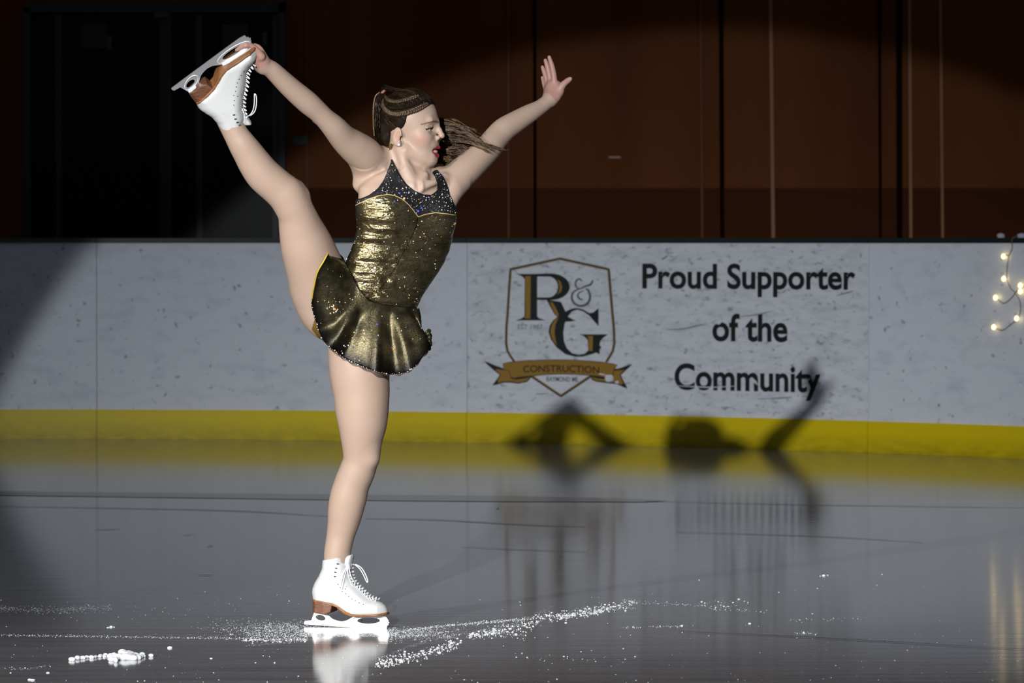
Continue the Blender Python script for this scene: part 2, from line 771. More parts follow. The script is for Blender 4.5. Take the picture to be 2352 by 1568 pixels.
def arc(cx, cy, rx, ry, a0, a1, n=14):
    return [(cx + rx * math.cos(math.radians(a)), cy + ry * math.sin(math.radians(a))) for a in np.linspace(a0, a1, n)]


m_ink = mat('ink_black', (.006, .012, .013), .5)
m_gold = mat('ink_gold', (.30, .155, .018), .5)
m_gold2 = mat('ink_ochre', (.36, .20, .025), .5)
m_olive = mat('ink_olive', (.075, .062, .025), .5)
m_grey = mat('ink_grey', (.10, .125, .135), .5)
m_faint = mat('ink_faint', (.26, .28, .31), .5)
m_brown = mat('ink_brown', (.030, .016, .004), .5)

q = MB()
sh = [(505, 1118), (462, 1055), (437, 1010), (425, 940), (428, 800), (440, 640), (450, 480), (466, 240), (935, 140), (1398, 240), (1425, 560), (1447, 800), (1452, 940), (1437, 1015), (1375, 1118)]
ribbon(q, sh, 5.6, .0036)
ribbon(q, [(668, 1255), (945, 1442), (1220, 1258)], 5.6, .0036)
q.build('shield_outline', m_olive, ad)
q = MB()
ribbon(q, [(x + (9 if x < 930 else -9 if x > 940 else 0), y + (8 if y < 300 else 0)) for x, y in sh], 2.0, .0044)
ribbon(q, [(685, 1255), (945, 1430), (1203, 1258)], 2.0, .0044)
q.build('shield_gold_line', m_gold, ad)

q = MB()
decal(q, [[(522, 284), (725, 284), (720, 330), (720, 685), (735, 702), (797, 724), (520, 724), (572, 705), (600, 685), (602, 335), (575, 305)]], .0048)
decal(q, [[(690, 284), (830, 280)] + arc(850, 406, 180, 126, -90, 90) + [(700, 530), (700, 508), (830, 506)] + arc(825, 407, 92, 99, 88, -88) + [(700, 308)]], .0050)
decal(q, [[(808, 528), (925, 545), (945, 548), (985, 630), (1005, 685), (1040, 705), (1085, 728), (1000, 738), (920, 700), (885, 668)]], .0052)
decal(q, [[(915, 690), (1005, 632), (1050, 612), (1100, 606), (1160, 622), (1215, 655), (1250, 650), (1303, 608), (1303, 780), (1262, 735), (1215, 680), (1160, 640), (1100, 622), (1050, 640), (1010, 690), (980, 760), (968, 840), (975, 920), (1000, 985), (1050, 1035), (1110, 1050), (1170, 1040), (1205, 1010), (1200, 910), (1170, 878), (1122, 856), (1392, 856), (1345, 890), (1320, 920), (1312, 960), (1330, 975), (1312, 1000), (1315, 1045), (1280, 1030), (1220, 1050), (1150, 1068), (1080, 1068), (990, 1045), (905, 980), (850, 905), (828, 835), (840, 770), (875, 720)]], .0054)
q.build('monogram', m_ink, ad, label='black letters R and G')
q = MB()
decal(q, [[(606, 305), (660, 305), (656, 706), (600, 706), (612, 680)]], .0062)
q.build('monogram_inlay', m_gold2, ad)
q = MB()
decal(q, [[(908, 330), (945, 360), (958, 410), (948, 450), (905, 488), (928, 450), (934, 405), (925, 365)]], .0062)
q.build('monogram_inlay', m_gold2, ad)
q = MB()
decal(q, [[(838, 545), (872, 560), (900, 610), (925, 665), (918, 692), (895, 672)]], .0062)
q.build('monogram_inlay', m_gold2, ad)
q = MB()
decal(q, [[(925, 698), (895, 760), (885, 840), (895, 910), (912, 965), (865, 905), (845, 835), (858, 770), (885, 720)]], .0062)
q.build('monogram_inlay', m_gold2, ad)
q = MB()
decal(q, [[(1195, 872), (1250, 872), (1246, 1015), (1208, 1012), (1210, 905)]], .0062)
q.build('monogram_inlay', m_gold2, ad)
q = MB()
ribbon(q, [(1250, 345), (1225, 385), (1180, 400), (1120, 425), (1085, 395), (1090, 350), (1122, 332), (1142, 350)], [3.5, 5, 4, 3, 4, 4, 3.5, 3], .0048, n=50)
ribbon(q, [(1120, 425), (1065, 455), (1048, 510), (1075, 565), (1135, 588), (1195, 565), (1222, 505), (1205, 440), (1180, 425)], [2.5, 4, 5, 5, 5, 5.5, 5.5, 4.5, 3], .0046, n=60)
ribbon(q, [(1160, 445), (1120, 460), (1105, 490), (1122, 520), (1152, 528)], [2, 3, 4, 4, 3], .0046, n=30)
q.build('ampersand', m_grey, ad)

# banner under the shield
q = MB()
tail_l = [(455, 1195), (400, 1185), (330, 1160), (222, 1113), (300, 1180), (372, 1240), (340, 1290), (302, 1338), (400, 1308), (470, 1308), (540, 1318), (620, 1302), (672, 1252), (560, 1262), (480, 1275)]
tail_r = [(1440, 1190), (1500, 1185), (1616, 1143), (1560, 1190), (1508, 1242), (1535, 1300), (1572, 1366), (1480, 1322), (1380, 1312), (1290, 1300), (1250, 1288), (1222, 1248), (1330, 1262), (1425, 1275)]
main = [(398, 1134), (500, 1118), (620, 1108), (780, 1102), (935, 1100), (1100, 1104), (1250, 1114), (1370, 1127), (1478, 1147), (1448, 1185), (1440, 1230), (1425, 1275), (1330, 1255), (1225, 1242), (1080, 1232), (935, 1229), (780, 1236), (660, 1250), (560, 1258), (480, 1275), (455, 1200), (410, 1190)]
for lp in (tail_l, tail_r, main):
    ribbon(q, lp, 2.8, .0066, closed=True)
decal(q, [[(222, 1113), (330, 1160), (400, 1185), (395, 1195), (340, 1185), (315, 1192)]], .0070)
decal(q, [[(302, 1338), (345, 1283), (352, 1318)]], .0070)
decal(q, [[(1616, 1143), (1500, 1185), (1450, 1188), (1440, 1200), (1530, 1195), (1565, 1185)]], .0070)
decal(q, [[(1572, 1366), (1545, 1318), (1515, 1335)]], .0070)
ribbon(q, [(478, 1268), (520, 1278), (600, 1268), (668, 1252)], 3, .0080)
ribbon(q, [(1228, 1250), (1300, 1268), (1370, 1275)], 3, .0080)
q.build('banner_outline', m_ink, ad)
q = MB()
decal(q, [tail_l], .0058)
decal(q, [tail_r], .0058)
decal(q, [main], .0074)
q.build('banner', m_gold2, ad)
q = MB()
decal(q, [[(1368, 1240), (1430, 1240), (1448, 1262), (1440, 1300), (1385, 1308), (1366, 1285)]], .0084)
decal(q, [[(1300, 1222), (1360, 1232), (1365, 1246), (1310, 1236)]], .0084)
decal(q, [[(1455, 1305), (1490, 1295), (1500, 1320), (1470, 1322)]], .0084)
q.build('worn_patch', m_ad, ad)


def board_text(name, s, x0, x1, ytop, ybot, material, off, bold=0.0, xref=None, bend=None):
    v, f = text_mesh(s, bold)
    lo, hi = v.min(0), v.max(0)
    s0, s1 = b_sz(x0, ytop)[0], b_sz(x1, ytop)[0]
    xm = (x0 + x1) / 2 if xref is None else xref
    z1, z0 = b_sz(xm, ytop)[1], b_sz(xm, ybot)[1]
    out = []
    for p in v:
        u, w = (p[0] - lo[0]) / (hi[0] - lo[0]), (p[1] - lo[1]) / (hi[1] - lo[1])
        zz = z0 + (z1 - z0) * w
        if bend:
            zz -= bend * (2 * u - 1) ** 2
        out.append(bpos(s0 + (s1 - s0) * u, zz, off))
    return mesh_obj(name, out, f, material, ad)


board_text('slogan_lettering', 'Proud Supporter', 1476, 1966, 605, 682, m_ink, .0050, .025)
board_text('slogan_lettering', 'of the', 1637, 1810, 720, 785, m_ink, .0050, .025)
board_text('slogan_lettering', 'Community', 1550, 1886, 836, 917, m_ink, .0050, .025)
board_text('banner_lettering', 'CONSTRUCTION', 1203, 1378, 838, 854, m_brown, .0095, .012, bend=.006)
board_text('small_lettering', 'EST 1987', 1190, 1247, 745, 756, m_faint, .0048, .01)
board_text('small_lettering', 'RAYMOND ME', 1256, 1328, 865, 876, m_grey, .0048, .02)
q = MB()
px_ = lambda x, y: (x, y)
for pl, w in [([(1548, 885), (1600, 888), (1640, 889), (1692, 886)], [1, 2.2, 2.5, 2, 1]), ([(1642, 739), (1652, 742), (1660, 735)], [3, 6, 3]),
              ([(1728, 868), (1742, 884)], [3, 6, 2]), ([(1846, 882), (1862, 868)], [1, 3, 1])]:
    q = MB()
    ribbon(q, pl, w, .0058, px_, n=20)
    q.build('scrape_mark', m_ad, ad, label='pale scrape through the lettering')
q = MB()
for pl, w in [([(1530, 757), (1570, 755), (1600, 748), (1625, 744)], [1, 3, 3, 1]), ([(1700, 727), (1740, 722), (1778, 713)], [1, 3, 1]), ([(1922, 679), (1960, 668)], [1, 3, 2]),
              ([(1520, 597), (1535, 587)], [1, 4, 2]), ([(1740, 916), (1790, 914), (1820, 912)], [1, 3, 2]), ([(1230, 905), (1260, 903)], [1, 2, 1])]:
    q = MB()
    ribbon(q, pl, w, .0060, px_, n=20)
    q.build('puck_mark', m_faint, ad, label='dark grey scuff streak')

# --- wall behind the boards
WY = 24.5
m_wall = mat('wall_brown', (.085, .026, .008), .55, 0, .06)
t = NT(m_wall)
n1 = t.noise(t.coord('Object', (1.2, 1, .15)), 1.6, 3, .5)
t.l(t.ramp(n1, [(.3, (.135, .036, .009)), (.7, (.205, .065, .018))]), t.b.inputs['Base Color'])
q = MB()
q.box((0, WY + .1, 4.4), (26, .2, 9.2))
q.build('wall_back', m_wall, kind='structure')
m_low_band = mat('wall_low_band', (.078, .021, .006), .6, 0, .06)
q = MB()
x0, z1 = at(700, 432, WY)[0], at(700, 432, WY)[2]
q.box(((x0 + 12) / 2, WY - .006, z1 / 2), (12 - x0, .012, z1))
q.build('lower_band_back', m_low_band, kind='structure')  # thin, darker brown band along the lower wall
m_groove = mat('groove', (.012, .004, .002), .8, 0, .02)
m_strip = mat('cover_strip', (.42, .19, .11), .45, 0, .1)
m_strip2 = mat('cover_strip_dull', (.19, .08, .04), .5, 0, .05)


def wall_strip(i, px, w, material, th=.016, tilt=0):
    a, b = at(px, 550, WY - .01), at(px - tilt, 0, WY - .01)
    q = MB()
    hw = w * WY / FPX / 2
    bx, tx = a[0], b[0] - (a[0] - b[0]) * 2
    z0, z1 = .0, b[2] + 2 * (b[2] - a[2])
    lo = a[0] - (b[0] - a[0]) * (a[2] / (b[2] - a[2]))
    v = []
    for yy in (WY - th, WY + .002):
        v += [(lo - hw, yy, z0), (lo + hw, yy, z0), (tx + hw, yy, z1), (tx - hw, yy, z1)]
    q.add(v, [(0, 1, 2, 3), (7, 6, 5, 4), (0, 4, 5, 1), (1, 5, 6, 2), (2, 6, 7, 3), (3, 7, 4, 0)])
    q.build('trim_%d' % i, material, kind='structure')


for i, (px, w, mm, tilt) in enumerate([(1168, 5, m_strip2, 0), (1229, 7, m_groove, 1), (1613, 5, m_strip2, 4), (1659, 10, m_groove, 3), (1776, 8, m_strip, 6),
                                       (2022, 6, m_groove, 2), (2066, 13, m_groove, 1), (2092, 7, m_strip, 3), (2165, 6, m_strip, 5), (706, 6, m_strip2, 0)]):
    wall_strip(2 + i, px, w, mm, .016 if mm is not m_groove else .014, tilt)
q = MB()
p = at(1412, 361, WY - .01)
q.box(p, (.075, .012, .012))
q.build('wall_glint', mat('glint_pale', (.30, .16, .14), .4), kind='structure')  # pale bar standing in for a reflected streak on the wall

# --- dark double doors at the left
m_dframe = mat('door_frame_dark', (.016, .020, .021), .5)
m_dglass = mat('door_leaf_dark', (.0045, .005, .005), .35, 0, .1)
m_dpale = mat('door_hardware', (.05, .055, .058), .5)


def wbox(mb, x0, y0, x1, y1, d0, d1):
    a, b = at(x0, y1, WY), at(x1, y0, WY)
    mb.box(((a[0] + b[0]) / 2, WY - (d0 + d1) / 2, (a[2] + b[2]) / 2), (b[0] - a[0], d1 - d0, b[2] - a[2]))


q = MB()
for a in ((60, 20, 74, 960), (642, 0, 656, 960), (60, 8, 656, 30), (384, 30, 396, 960)):
    wbox(q, *a, 0, .09)
door = q.build('door_1', m_dframe, kind='structure')
for a, b in ((74, 384), (396, 642)):
    q = MB()
    wbox(q, a + 1, 32, b - 1, 960, .005, .05)
    leaf = q.build('door_leaf', m_dglass, door)
    q = MB()
    wbox(q, a + 58, 34, a + 70, 955, .051, .058)
    wbox(q, b - 14, 34, b - 3, 955, .051, .058)
    q.build('door_stile', m_dframe, leaf)
    q = MB()
    wbox(q, a + 118, 58, a + 176, 112, .051, .11)
    q.build('door_closer', mat('closer_black', (.003, .003, .003), .5), leaf)
q = MB()
wbox(q, 250, 84, 260, 116, .06, .1)
q.build('closer_arm', m_dpale, door)
q = MB()
wbox(q, 606, 76, 615, 106, .06, .1)
q.build('closer_arm', m_dpale, door)
q = MB()
wbox(q, 358, 32, 392, 44, .09, .13)
wbox(q, 364, 35, 386, 41, .128, .14)
q.build('exit_fixture', m_dpale, label='small unlit grey fixture above the dark double doors', cat='fixture')
q = MB()
wbox(q, 672, 312, 708, 332, 0, .02)
for k in range(3):
    wbox(q, 676 + k * 11, 315, 683 + k * 11, 329, .02, .028)
q.build('switch_plate', mat('plate_grey', (.06, .055, .055), .5), label='small grey switch plate on the brown wall right of the dark doors', cat='switch')

# --- string lights at the right
m_bulb = mat('bulb_glow', (1, .8, .5), .4)
m_bulb.node_tree.nodes['Principled BSDF'].inputs['Emission Color'].default_value = (1, .74, .30, 1)
m_bulb.node_tree.nodes['Principled BSDF'].inputs['Emission Strength'].default_value = 3.2
m_wire = mat('wire_grey', (.16, .14, .13), .5)
sl = empty('string_light', bpos(b_s(2315), .6, .02), label='warm string lights draped over the board top at the right edge', cat='string lights')
bp = lambda x, y, o=.012: bpos(*b_sz(x, y), o)
wv = MB()
top = bp(2331, 552, .020)
wv.tube(crom([bp(2345, 552, -.02) + (0, 0, .02), top + (0, 0, .012), bp(2328, 570), bp(2321, 586), bp(2317, 610), bp(2316, 640), bp(2325, 662), bp(2334, 672), bp(2322, 688), bp(2308, 696), bp(2293, 686)], 60), .0022, 5)
wv.tube(crom([bp(2334, 672), bp(2345, 690), bp(2347, 712), bp(2340, 731), bp(2322, 747), bp(2305, 758), bp(2289, 753)], 40), .0022, 5)
wv.tube(crom([bp(2334, 672), bp(2344, 664), bp(2352, 660), bp(2375, 640)], 16), .0022, 5)
wv.build('wire', m_wire, sl, True)
for x, y in [(2310.3, 588.6), (2310.9, 640), (2291.7, 683.3), (2287.9, 751), (2340.5, 731), (2349, 655.4), (2349, 669)]:
    q = MB()
    q.blob(bp(x, y, .022), (.0105, .0105, .0130), 1)
    bo = q.build('bulb', m_bulb, sl, True)
    q = MB()
    wx = {2310.3: 2320, 2310.9: 2316, 2349: 2351}.get(x, x)
    q.tube([bp(x, y, .022), bp((x + wx) / 2, y - 3, .016), bp(wx, y - 2, .012)], .003, 5)
    q.build('bulb_socket', m_wire, bo)
m_clip = mat('clip_white', (.55, .52, .62), .5)
for i, (x, w, lab) in enumerate([(2293, .042, 'small white cable clip on the board top left of the string lights'), (2341, .050, 'white cable clip on the board top at the right frame edge')]):
    s = b_s(x)
    q = MB()
    q.blob(bpos(s, 1.103, -.02), (w / 2, .02, .013), 1)
    q.box(bpos(s, 1.094, -.02), (w * .8, .035, .008))
    q.build('cable_clip', m_clip, None, True, label=lab, cat='clip', group='cable clips on the board top')

# --- snow and shavings
m_snow = mat('snow', (.78, .82, .86), .8, 0, .2)
sn = MB()


def grain(px, py, r):
    p = ice(px, py)
    r *= .72
    sn.blob(p + (0, 0, r * .35), (r * rnd.uniform(.8, 1.9), r * rnd.uniform(.8, 1.5), r * rnd.uniform(.45, .9)), 0)


def scatter(n, fn, r0, r1):
    for _ in range(n):
        x, y = fn()
        grain(x, y, r0 + (r1 - r0) * rnd.random() ** 3)


g = rnd.gauss
scatter(2000, lambda: (g(650, 75), 1442 + g(0, 9)), .0004, .0014)
scatter(600, lambda: (rnd.uniform(560, 720), 1458 + g(0, 6)), .0004, .0018)
scatter(1900, lambda: (rnd.uniform(690, 900), rnd.uniform(1446, 1462)), .0004, .0016)
scatter(1500, lambda: (890 + abs(g(0, 90)), 1455 + g(0, 8)), .0004, .0016)


def trail(P, n, spread, r0, r1, bias=1.0):
    P = np.array(P, float)
    Q = arclen(P, 200)
    for _ in range(n):
        q = Q[min(199, int(200 * rnd.random() ** bias))]
        grain(q[0] + g(0, 3), q[1] + g(0, spread), r0 + (r1 - r0) * rnd.random() ** 3)


trail([(700, 1468), (430, 1464), (200, 1461), (0, 1458)], 1000, 1.4, .0004, .0014, 1.3)
trail([(560, 1470), (640, 1472), (705, 1468)], 120, 2.5, .001, .0035)
trail([(930, 1447), (1040, 1435), (1150, 1426), (1230, 1419)], 700, 2.0, .0005, .0020)
trail([(1230, 1420), (1310, 1412), (1390, 1398), (1460, 1384)], 420, 6, .0008, .0036)
trail([(1280, 1417), (1340, 1410), (1400, 1396)], 160, 4, .001, .0042)
trail([(1460, 1382), (1560, 1388), (1680, 1392)], 90, 2, .0006, .002)
trail([(1075, 1462), (1120, 1452), (1170, 1440), (1235, 1430)], 260, 5, .0009, .0040)
trail([(1110, 1456), (1210, 1456)], 110, 5, .0009, .0036)
trail([(865, 1522), (930, 1514), (985, 1498), (1055, 1477)], 340, 6, .0009, .0042)
trail([(1430, 1442), (1500, 1440), (1600, 1435)], 70, 1.5, .0006, .002)
trail([(1600, 1380), (1660, 1386), (1720, 1382)], 40, 4, .0006, .003)
trail([(1620, 1398), (1760, 1404)], 50, 2, .0006, .002)
trail([(1810, 1424), (1990, 1420)], 45, 2, .0006, .002)
trail([(1830, 1453), (1880, 1454)], 20, 1.5, .0008, .003)
trail([(0, 1398), (90, 1400), (170, 1399), (260, 1394)], 700, 4.5, .0003, .0011)
trail([(270, 1397), (480, 1396), (700, 1370)], 140, 14, .0003, .0011)
trail([(0, 1533), (60, 1535), (120, 1528)], 40, 2, .0006, .002)
trail([(1180, 1506), (1330, 1512), (1480, 1512)], 50, 5, .0005, .0022)
trail([(560, 1483), (640, 1476), (705, 1471)], 160, 1.0, .0003, .0007)
trail([(880, 1508), (930, 1488), (1000, 1466), (1090, 1450), (1180, 1432), (1270, 1392)], 600, 1.6, .0003, .0007)
scatter(500, lambda: (rnd.uniform(0, 2352), 1568 - 230 * rnd.random() ** 1.5), .0004, .0022)
for x, y, r in [(1892, 1322, .006), (1884, 1323, .004), (1901, 1321, .004), (2026, 1319, .003), (1789, 1360, .0035), (1697, 1376, .004), (1606, 1332, .003), (1722, 1432, .004), (1566, 1437, .004), (1846, 1453, .005),
                (255, 1440, .005), (262, 1440, .004), (248, 1441, .004), (390, 1488, .006), (631, 1522, .004), (485, 1512, .003), (68, 1561, .005), (75, 1562, .005), (110, 1545, .004)]:
    grain(x, y, r)
sn.build('ice_shavings', m_snow, None, False, kind='stuff', label='loose white ice shavings scattered and ploughed along the skate tracks', cat='snow')
cl = MB()
for _ in range(70):
    x = 290 + g(0, 22)
    p = ice(x, 1509 + g(0, 3.0))
    r = .004 + .007 * rnd.random() * max(.2, 1 - abs(x - 290) / 50)
    cl.blob(p + (0, 0, r * .6), (r * 1.5, r * 1.2, r), 1)
cl.build('snow_clump', m_snow, None, True, label='largest white lump of snow on the ice at the lower left', cat='snow')
for x, y, r in [(166, 1516, .007), (179, 1513, .007), (190, 1512, .006), (200, 1511, .005), (210, 1511, .006), (220, 1510, .005), (230, 1508, .005), (240, 1508, .004)]:
    c2 = MB()
    for _ in range(4):
        p = ice(x + g(0, 1.5), y + g(0, .6))
        c2.blob(p + (0, 0, r * .5), (r * rnd.uniform(.8, 1.2), r, r * .8), 1)
    c2.build('snow_clump', m_snow, None, True, label='small snow lump in the short row left of the largest lump', cat='snow', group='row of small snow lumps')
c3 = MB()
for _ in range(5):
    p = ice(269 + g(0, 2), 1519 + g(0, .5))
    c3.blob(p + (0, 0, .005), (.006, .006, .007), 1)
c3.build('snow_clump', m_snow, None, True, label='single round snow lump just in front of the largest lump', cat='snow')


# ================================================================== the skater
foot = sk(840, 1444)
person = empty('person', (foot[0], foot[1], 0), label='figure skater in a gold sequinned dress holding one skate overhead, balanced on the other', cat='person')

prims = []


def chain(pts, k=.012, tag='skin', sy=1.0, into=None):
    """limb through stations (px, py, radius_px, depth)"""
    into = prims if into is None else into
    Q = np.array([[*sk(q[0], q[1], q[3]), q[2] * (Y0 + q[3]) / FPX] for q in pts])
    if len(Q) > 2:
        Q = crom(Q, (len(Q) - 1) * 8 + 1)
    into.append(Group([cone(a[:3], a[3], b[:3], b[3], 0, tag, sy) for a, b in zip(Q[:-1], Q[1:])], k, tag))


def dys(pts, ds):
    """attach depths, interpolated over the stations"""
    L = np.r_[0, np.cumsum([math.hypot(b[0] - a[0], b[1] - a[1]) for a, b in zip(pts[:-1], pts[1:])])]
    D = np.interp(L / L[-1], np.linspace(0, 1, len(ds)), ds)
    return [(*p, d) for p, d in zip(pts, D)]


# --- torso in horizontal slices (left, right edge in the photograph's pixels, half depth in metres, depth of the centre)
SL = np.array([
    (392, 884, 1000, .050, .00), (404, 856, 1026, .058, .00), (416, 838, 1036, .064, .00), (432, 822, 1043, .072, -.004), (456, 821, 1044, .082, -.008), (487, 821, 1044, .088, -.010),
    (525, 824, 1041, .085, -.006), (550, 818, 1036, .082, -.002), (579, 808, 1028, .081, .0), (604, 796, 1017, .083, .0), (628, 780, 1003, .087, .0), (657, 766, 983, .092, .0),
    (683, 758, 967, .096, .004), (708, 755, 956, .098, .008), (735, 757, 948, .097, .010), (760, 762, 935, .092, .010), (785, 772, 915, .080, .010), (810, 790, 890, .05, .010)], float)
zs = np.array([sk(900, r[0])[2] for r in SL])[::-1]
xl = np.array([sk(r[1], r[0])[0] for r in SL])[::-1]
xr = np.array([sk(r[2], r[0])[0] for r in SL])[::-1]
sb = SL[::-1, 3]
sc0 = SL[::-1, 4] + Y0


def torso_fn(grow=0.0):
    def fn(x, y, z):
        zz = np.clip(z, zs[0], zs[-1])
        l, r, b, c = (np.interp(zz.ravel(), zs, A).reshape(zz.shape) for A in (xl, xr, sb, sc0))
        a = (r - l) / 2 - .0048 + grow
        b = b + grow
        us = (x - (l + r) / 2) / a
        v = np.abs(y - c - .054 * np.clip(us, -1.1, 1.1) * np.interp(zz.ravel(), [zs[2], zs[-6]], [.2, 1]).reshape(zz.shape)) / b
        u = np.abs(us)
        k = (u ** 2.4 + v ** 2.4) ** (1 / 2.4)
        return np.maximum((k - 1) * np.minimum(a, b) * .9, np.maximum(z - zs[-1] - grow, zs[0] - z))
    return fn


TLO, THI = (xl.min() - .03, Y0 - .19, zs[0] - .03), (xr.max() + .03, Y0 + .19, zs[-1] + .03)
torso = Prim(torso_fn(), TLO, THI, .02, 'skin')
prims.append(torso)
bust = [ellip(sk(896, 487, -.083), (.050, .036, .046), None, .035), ellip(sk(1004, 497, -.014), (.044, .038, .046), None, .035)]
prims += bust
shoulder_caps = [((905, 388, 22, .015), (868, 372, 34, -.015)), ((968, 400, 22, .015), (1022, 412, 26, .05))]
for a, b in shoulder_caps:
    chain([a, b], .03)

# --- legs
stand = dys([(835, 735, 80), (829, 790, 76), (826, 850, 69.5), (830.5, 902, 64.5), (831.5, 938, 61.5), (832.7, 970, 56), (831, 1002, 48.7), (830, 1031, 43.2), (828, 1058, 40.3), (819.5, 1084, 41.2),
             (808, 1112, 41), (800, 1142, 42.5), (793.7, 1172, 40.5), (789, 1199, 36.5), (782, 1230, 32.4), (774.5, 1270, 30.5), (773, 1290, 28), (771, 1315, 22), (770, 1345, 18)], [.0, -.02, -.018, .010, .036, .037])
chain(stand, .012, 'tights')
chain([(848, 1030, 20, -.022), (851, 1052, 18.5, -.024)], .02, 'tights')     # kneecap
raised = dys([(815, 690, 76), (770, 712, 75), (742, 668, 74), (725, 622, 67), (706, 568, 60.5), (692, 527, 51), (682, 493, 43.6), (670, 468, 43), (657, 447, 43.5), (638, 430, 41.5), (606, 402, 40.8),
              (586, 376, 38.3), (571, 353, 35.2), (557, 332, 32.2), (544, 311.5, 29), (530, 286, 27.5), (517, 262, 26.5), (505, 238, 26)], [-.01, -.06, -.14, -.21, -.25, -.29, -.31])
chain(raised, .012, 'tights')
chain([(682, 436, 20, -.20), (693, 446, 17, -.20)], .02, 'tights')

# --- arms
arm_r = dys([(862, 374, 34), (838, 355, 40.5), (814, 337, 37.5), (790, 318, 32), (767, 292, 28), (746.5, 272, 24.3), (729, 255, 24.5), (705, 234, 26.5), (672.5, 206, 24.6), (652, 187, 23),
             (625, 161, 20.5), (609, 152, 18), (603, 147, 18)], [-.02, -.10, -.18, -.23, -.28, -.33])
chain(arm_r, .014)
chain([(734, 268, 10, -.19), (724, 275, 5, -.19)], .012)     # point of the elbow
arm_l = dys([(1032, 420, 33), (1062, 396, 35.5), (1090, 371, 33), (1120, 341, 31), (1139, 317, 29), (1158, 297, 27.7), (1184, 280, 25), (1215.5, 261, 21.5), (1240, 246.5, 17.4), (1263, 229, 16)],
            [.04, .11, .19, .25, .31])
chain(arm_l, .014)
chain([(1036, 455, 14, .02), (1050, 425, 20, .06)], .03)     # front of the armpit
chain([(826, 420, 16, -.02), (836, 385, 26, -.035)], .03)    # side of the chest below the raised arm

# --- neck
chain([(938, 402, 40, .0), (932, 372, 40, .004), (926, 338, 41, .008)], .03)
chain([(917, 340, 9, -.045), (934, 385, 8, -.056), (955, 424, 7, -.060)], .02)      # neck tendon
chain([(980, 400, 5, -.040), (972, 410, 5, -.052), (962, 426, 6, -.06)], .02)
chain([(958, 430, 6, -.064), (915, 415, 7, -.050), (880, 390, 8, -.02)], .02)         # collar bones
chain([(966, 430, 6, -.064), (995, 420, 7, -.045), (1020, 408, 8, .0)], .02)
prims.append(Prim(cone(sk(961, 430, -.078), .007, sk(960, 420, -.075), .006).fn, sk(961, 430, -.078) - .03, sk(961, 430, -.078) + .03, .012, 'skin', True))

# --- head
HA = math.radians(13)
HC = sk(940, 290, .0)
hf = np.array([math.cos(HA), -math.sin(HA), 0])
hs = np.array([-math.sin(HA), -math.cos(HA), 0])      # her right side, towards the camera
hu = np.array([0, 0, 1.0])
HAX = np.array([hf, hu, hs])


def H(F, U, S=0):
    return HC + (F * hf + U * hu + S * hs) * M


def he(F, U, S, rf, ru, rs, k=.006, tag='skin', sub=False, tilt=0, yaw=0):
    A = HAX
    if tilt:
        c, s_ = math.cos(math.radians(tilt)), math.sin(math.radians(tilt))
        A = np.array([c * hf + s_ * hu, -s_ * hf + c * hu, hs])
    if yaw:
        c, s_ = math.cos(math.radians(yaw)), math.sin(math.radians(yaw))
        A = np.array([c * A[0] + s_ * A[2], A[1], -s_ * A[0] + c * A[2]])
    return ellip(H(F, U, S), np.array([rf, ru, rs]) * M, A, k, tag, sub)


def hc(p0, r0, p1, r1, k=.005, tag='skin', sub=False):
    return cone(H(*p0), r0 * M, H(*p1), r1 * M, k, tag, 1.0, sub)


SKULL = (0, 18, 0, 66, 64, 57)
prims += [
    he(*SKULL, k=.02), he(27, -22, 0, 37, 60, 44, .02), he(38, -58, 0, 24, 28, 30, .02),
    hc((2, -56, 40), 12, (48, -77, 8), 13, .015), hc((2, -56, -40), 12, (48, -77, -8), 13, .015), he(51, -78, 0, 13, 12, 14, .012),
    he(36, -28, 26, 21, 19, 18, .02), he(36, -28, -26, 21, 19, 18, .02),
    hc((56, 13, 27), 6.5, (61, 10, 6), 5.5, .014), hc((56, 13, -27), 6.5, (61, 10, -6), 5.5, .014),
]
for sg in (1, -1):
    prims.append(he(64, -7, 25 * sg, 13, 8.5, 14, .012, 'skin', True))
for sg in (1, -1):
    prims.append(he(46, -7.5, 25 * sg, 11, 10.5, 11, .002, 'eye'))
    prims.append(hc((51, -3.5, 35 * sg), 3.6, (57.3, -1.5, 22 * sg), 4.2, .004, 'skin'))       # upper lids
    prims.append(hc((51, -13.5, 33 * sg), 3.0, (55, -13.5, 20 * sg), 3.4, .005, 'skin'))
prims += [
    hc((63, 6, 0), 5.5, (71.5, -10, 0), 5.2, .010), hc((71.5, -10, 0), 5.2, (76.5, -20, 0), 5.8, .006), he(77, -22.5, 0, 6.4, 5.6, 6.4, .006),
    he(68, -27, 8.5, 7, 5, 4.2, .006), he(68, -27, -8.5, 7, 5, 4.2, .006),
    he(70.5, -32, 4.8, 3.4, 1.7, 1.8, .003, 'skin', True), he(70.5, -32, -4.8, 3.4, 1.7, 1.8, .003, 'skin', True),
    he(56, -41, 0, 12.5, 11, 20, .014),                                                # muzzle
    he(54, -66, 0, 11, 8, 17, .012),
    he(66, -57, 0, 17, 8.0, 19, .004, 'mouth', True),                                # open mouth
    *[hc((54, -55, 20 * g_), 2.2, (64, -49.0, 9 * g_), 3.3, .003, 'lip') for g_ in (1, -1)], *[hc((64, -49.0, 9 * g_), 3.3, (69.5, -48.5, 0), 3.6, .003, 'lip') for g_ in (1, -1)],
    *[hc((54, -56, 20 * g_), 2.2, (61, -66, 10 * g_), 4.3, .003, 'lip') for g_ in (1, -1)], *[hc((61, -66, 10 * g_), 4.3, (65.5, -67.5, 0), 5.0, .003, 'lip') for g_ in (1, -1)],
    he(53, -57.5, 0, 14.5, 5.2, 14, .001, 'tongue', tilt=-4),
]
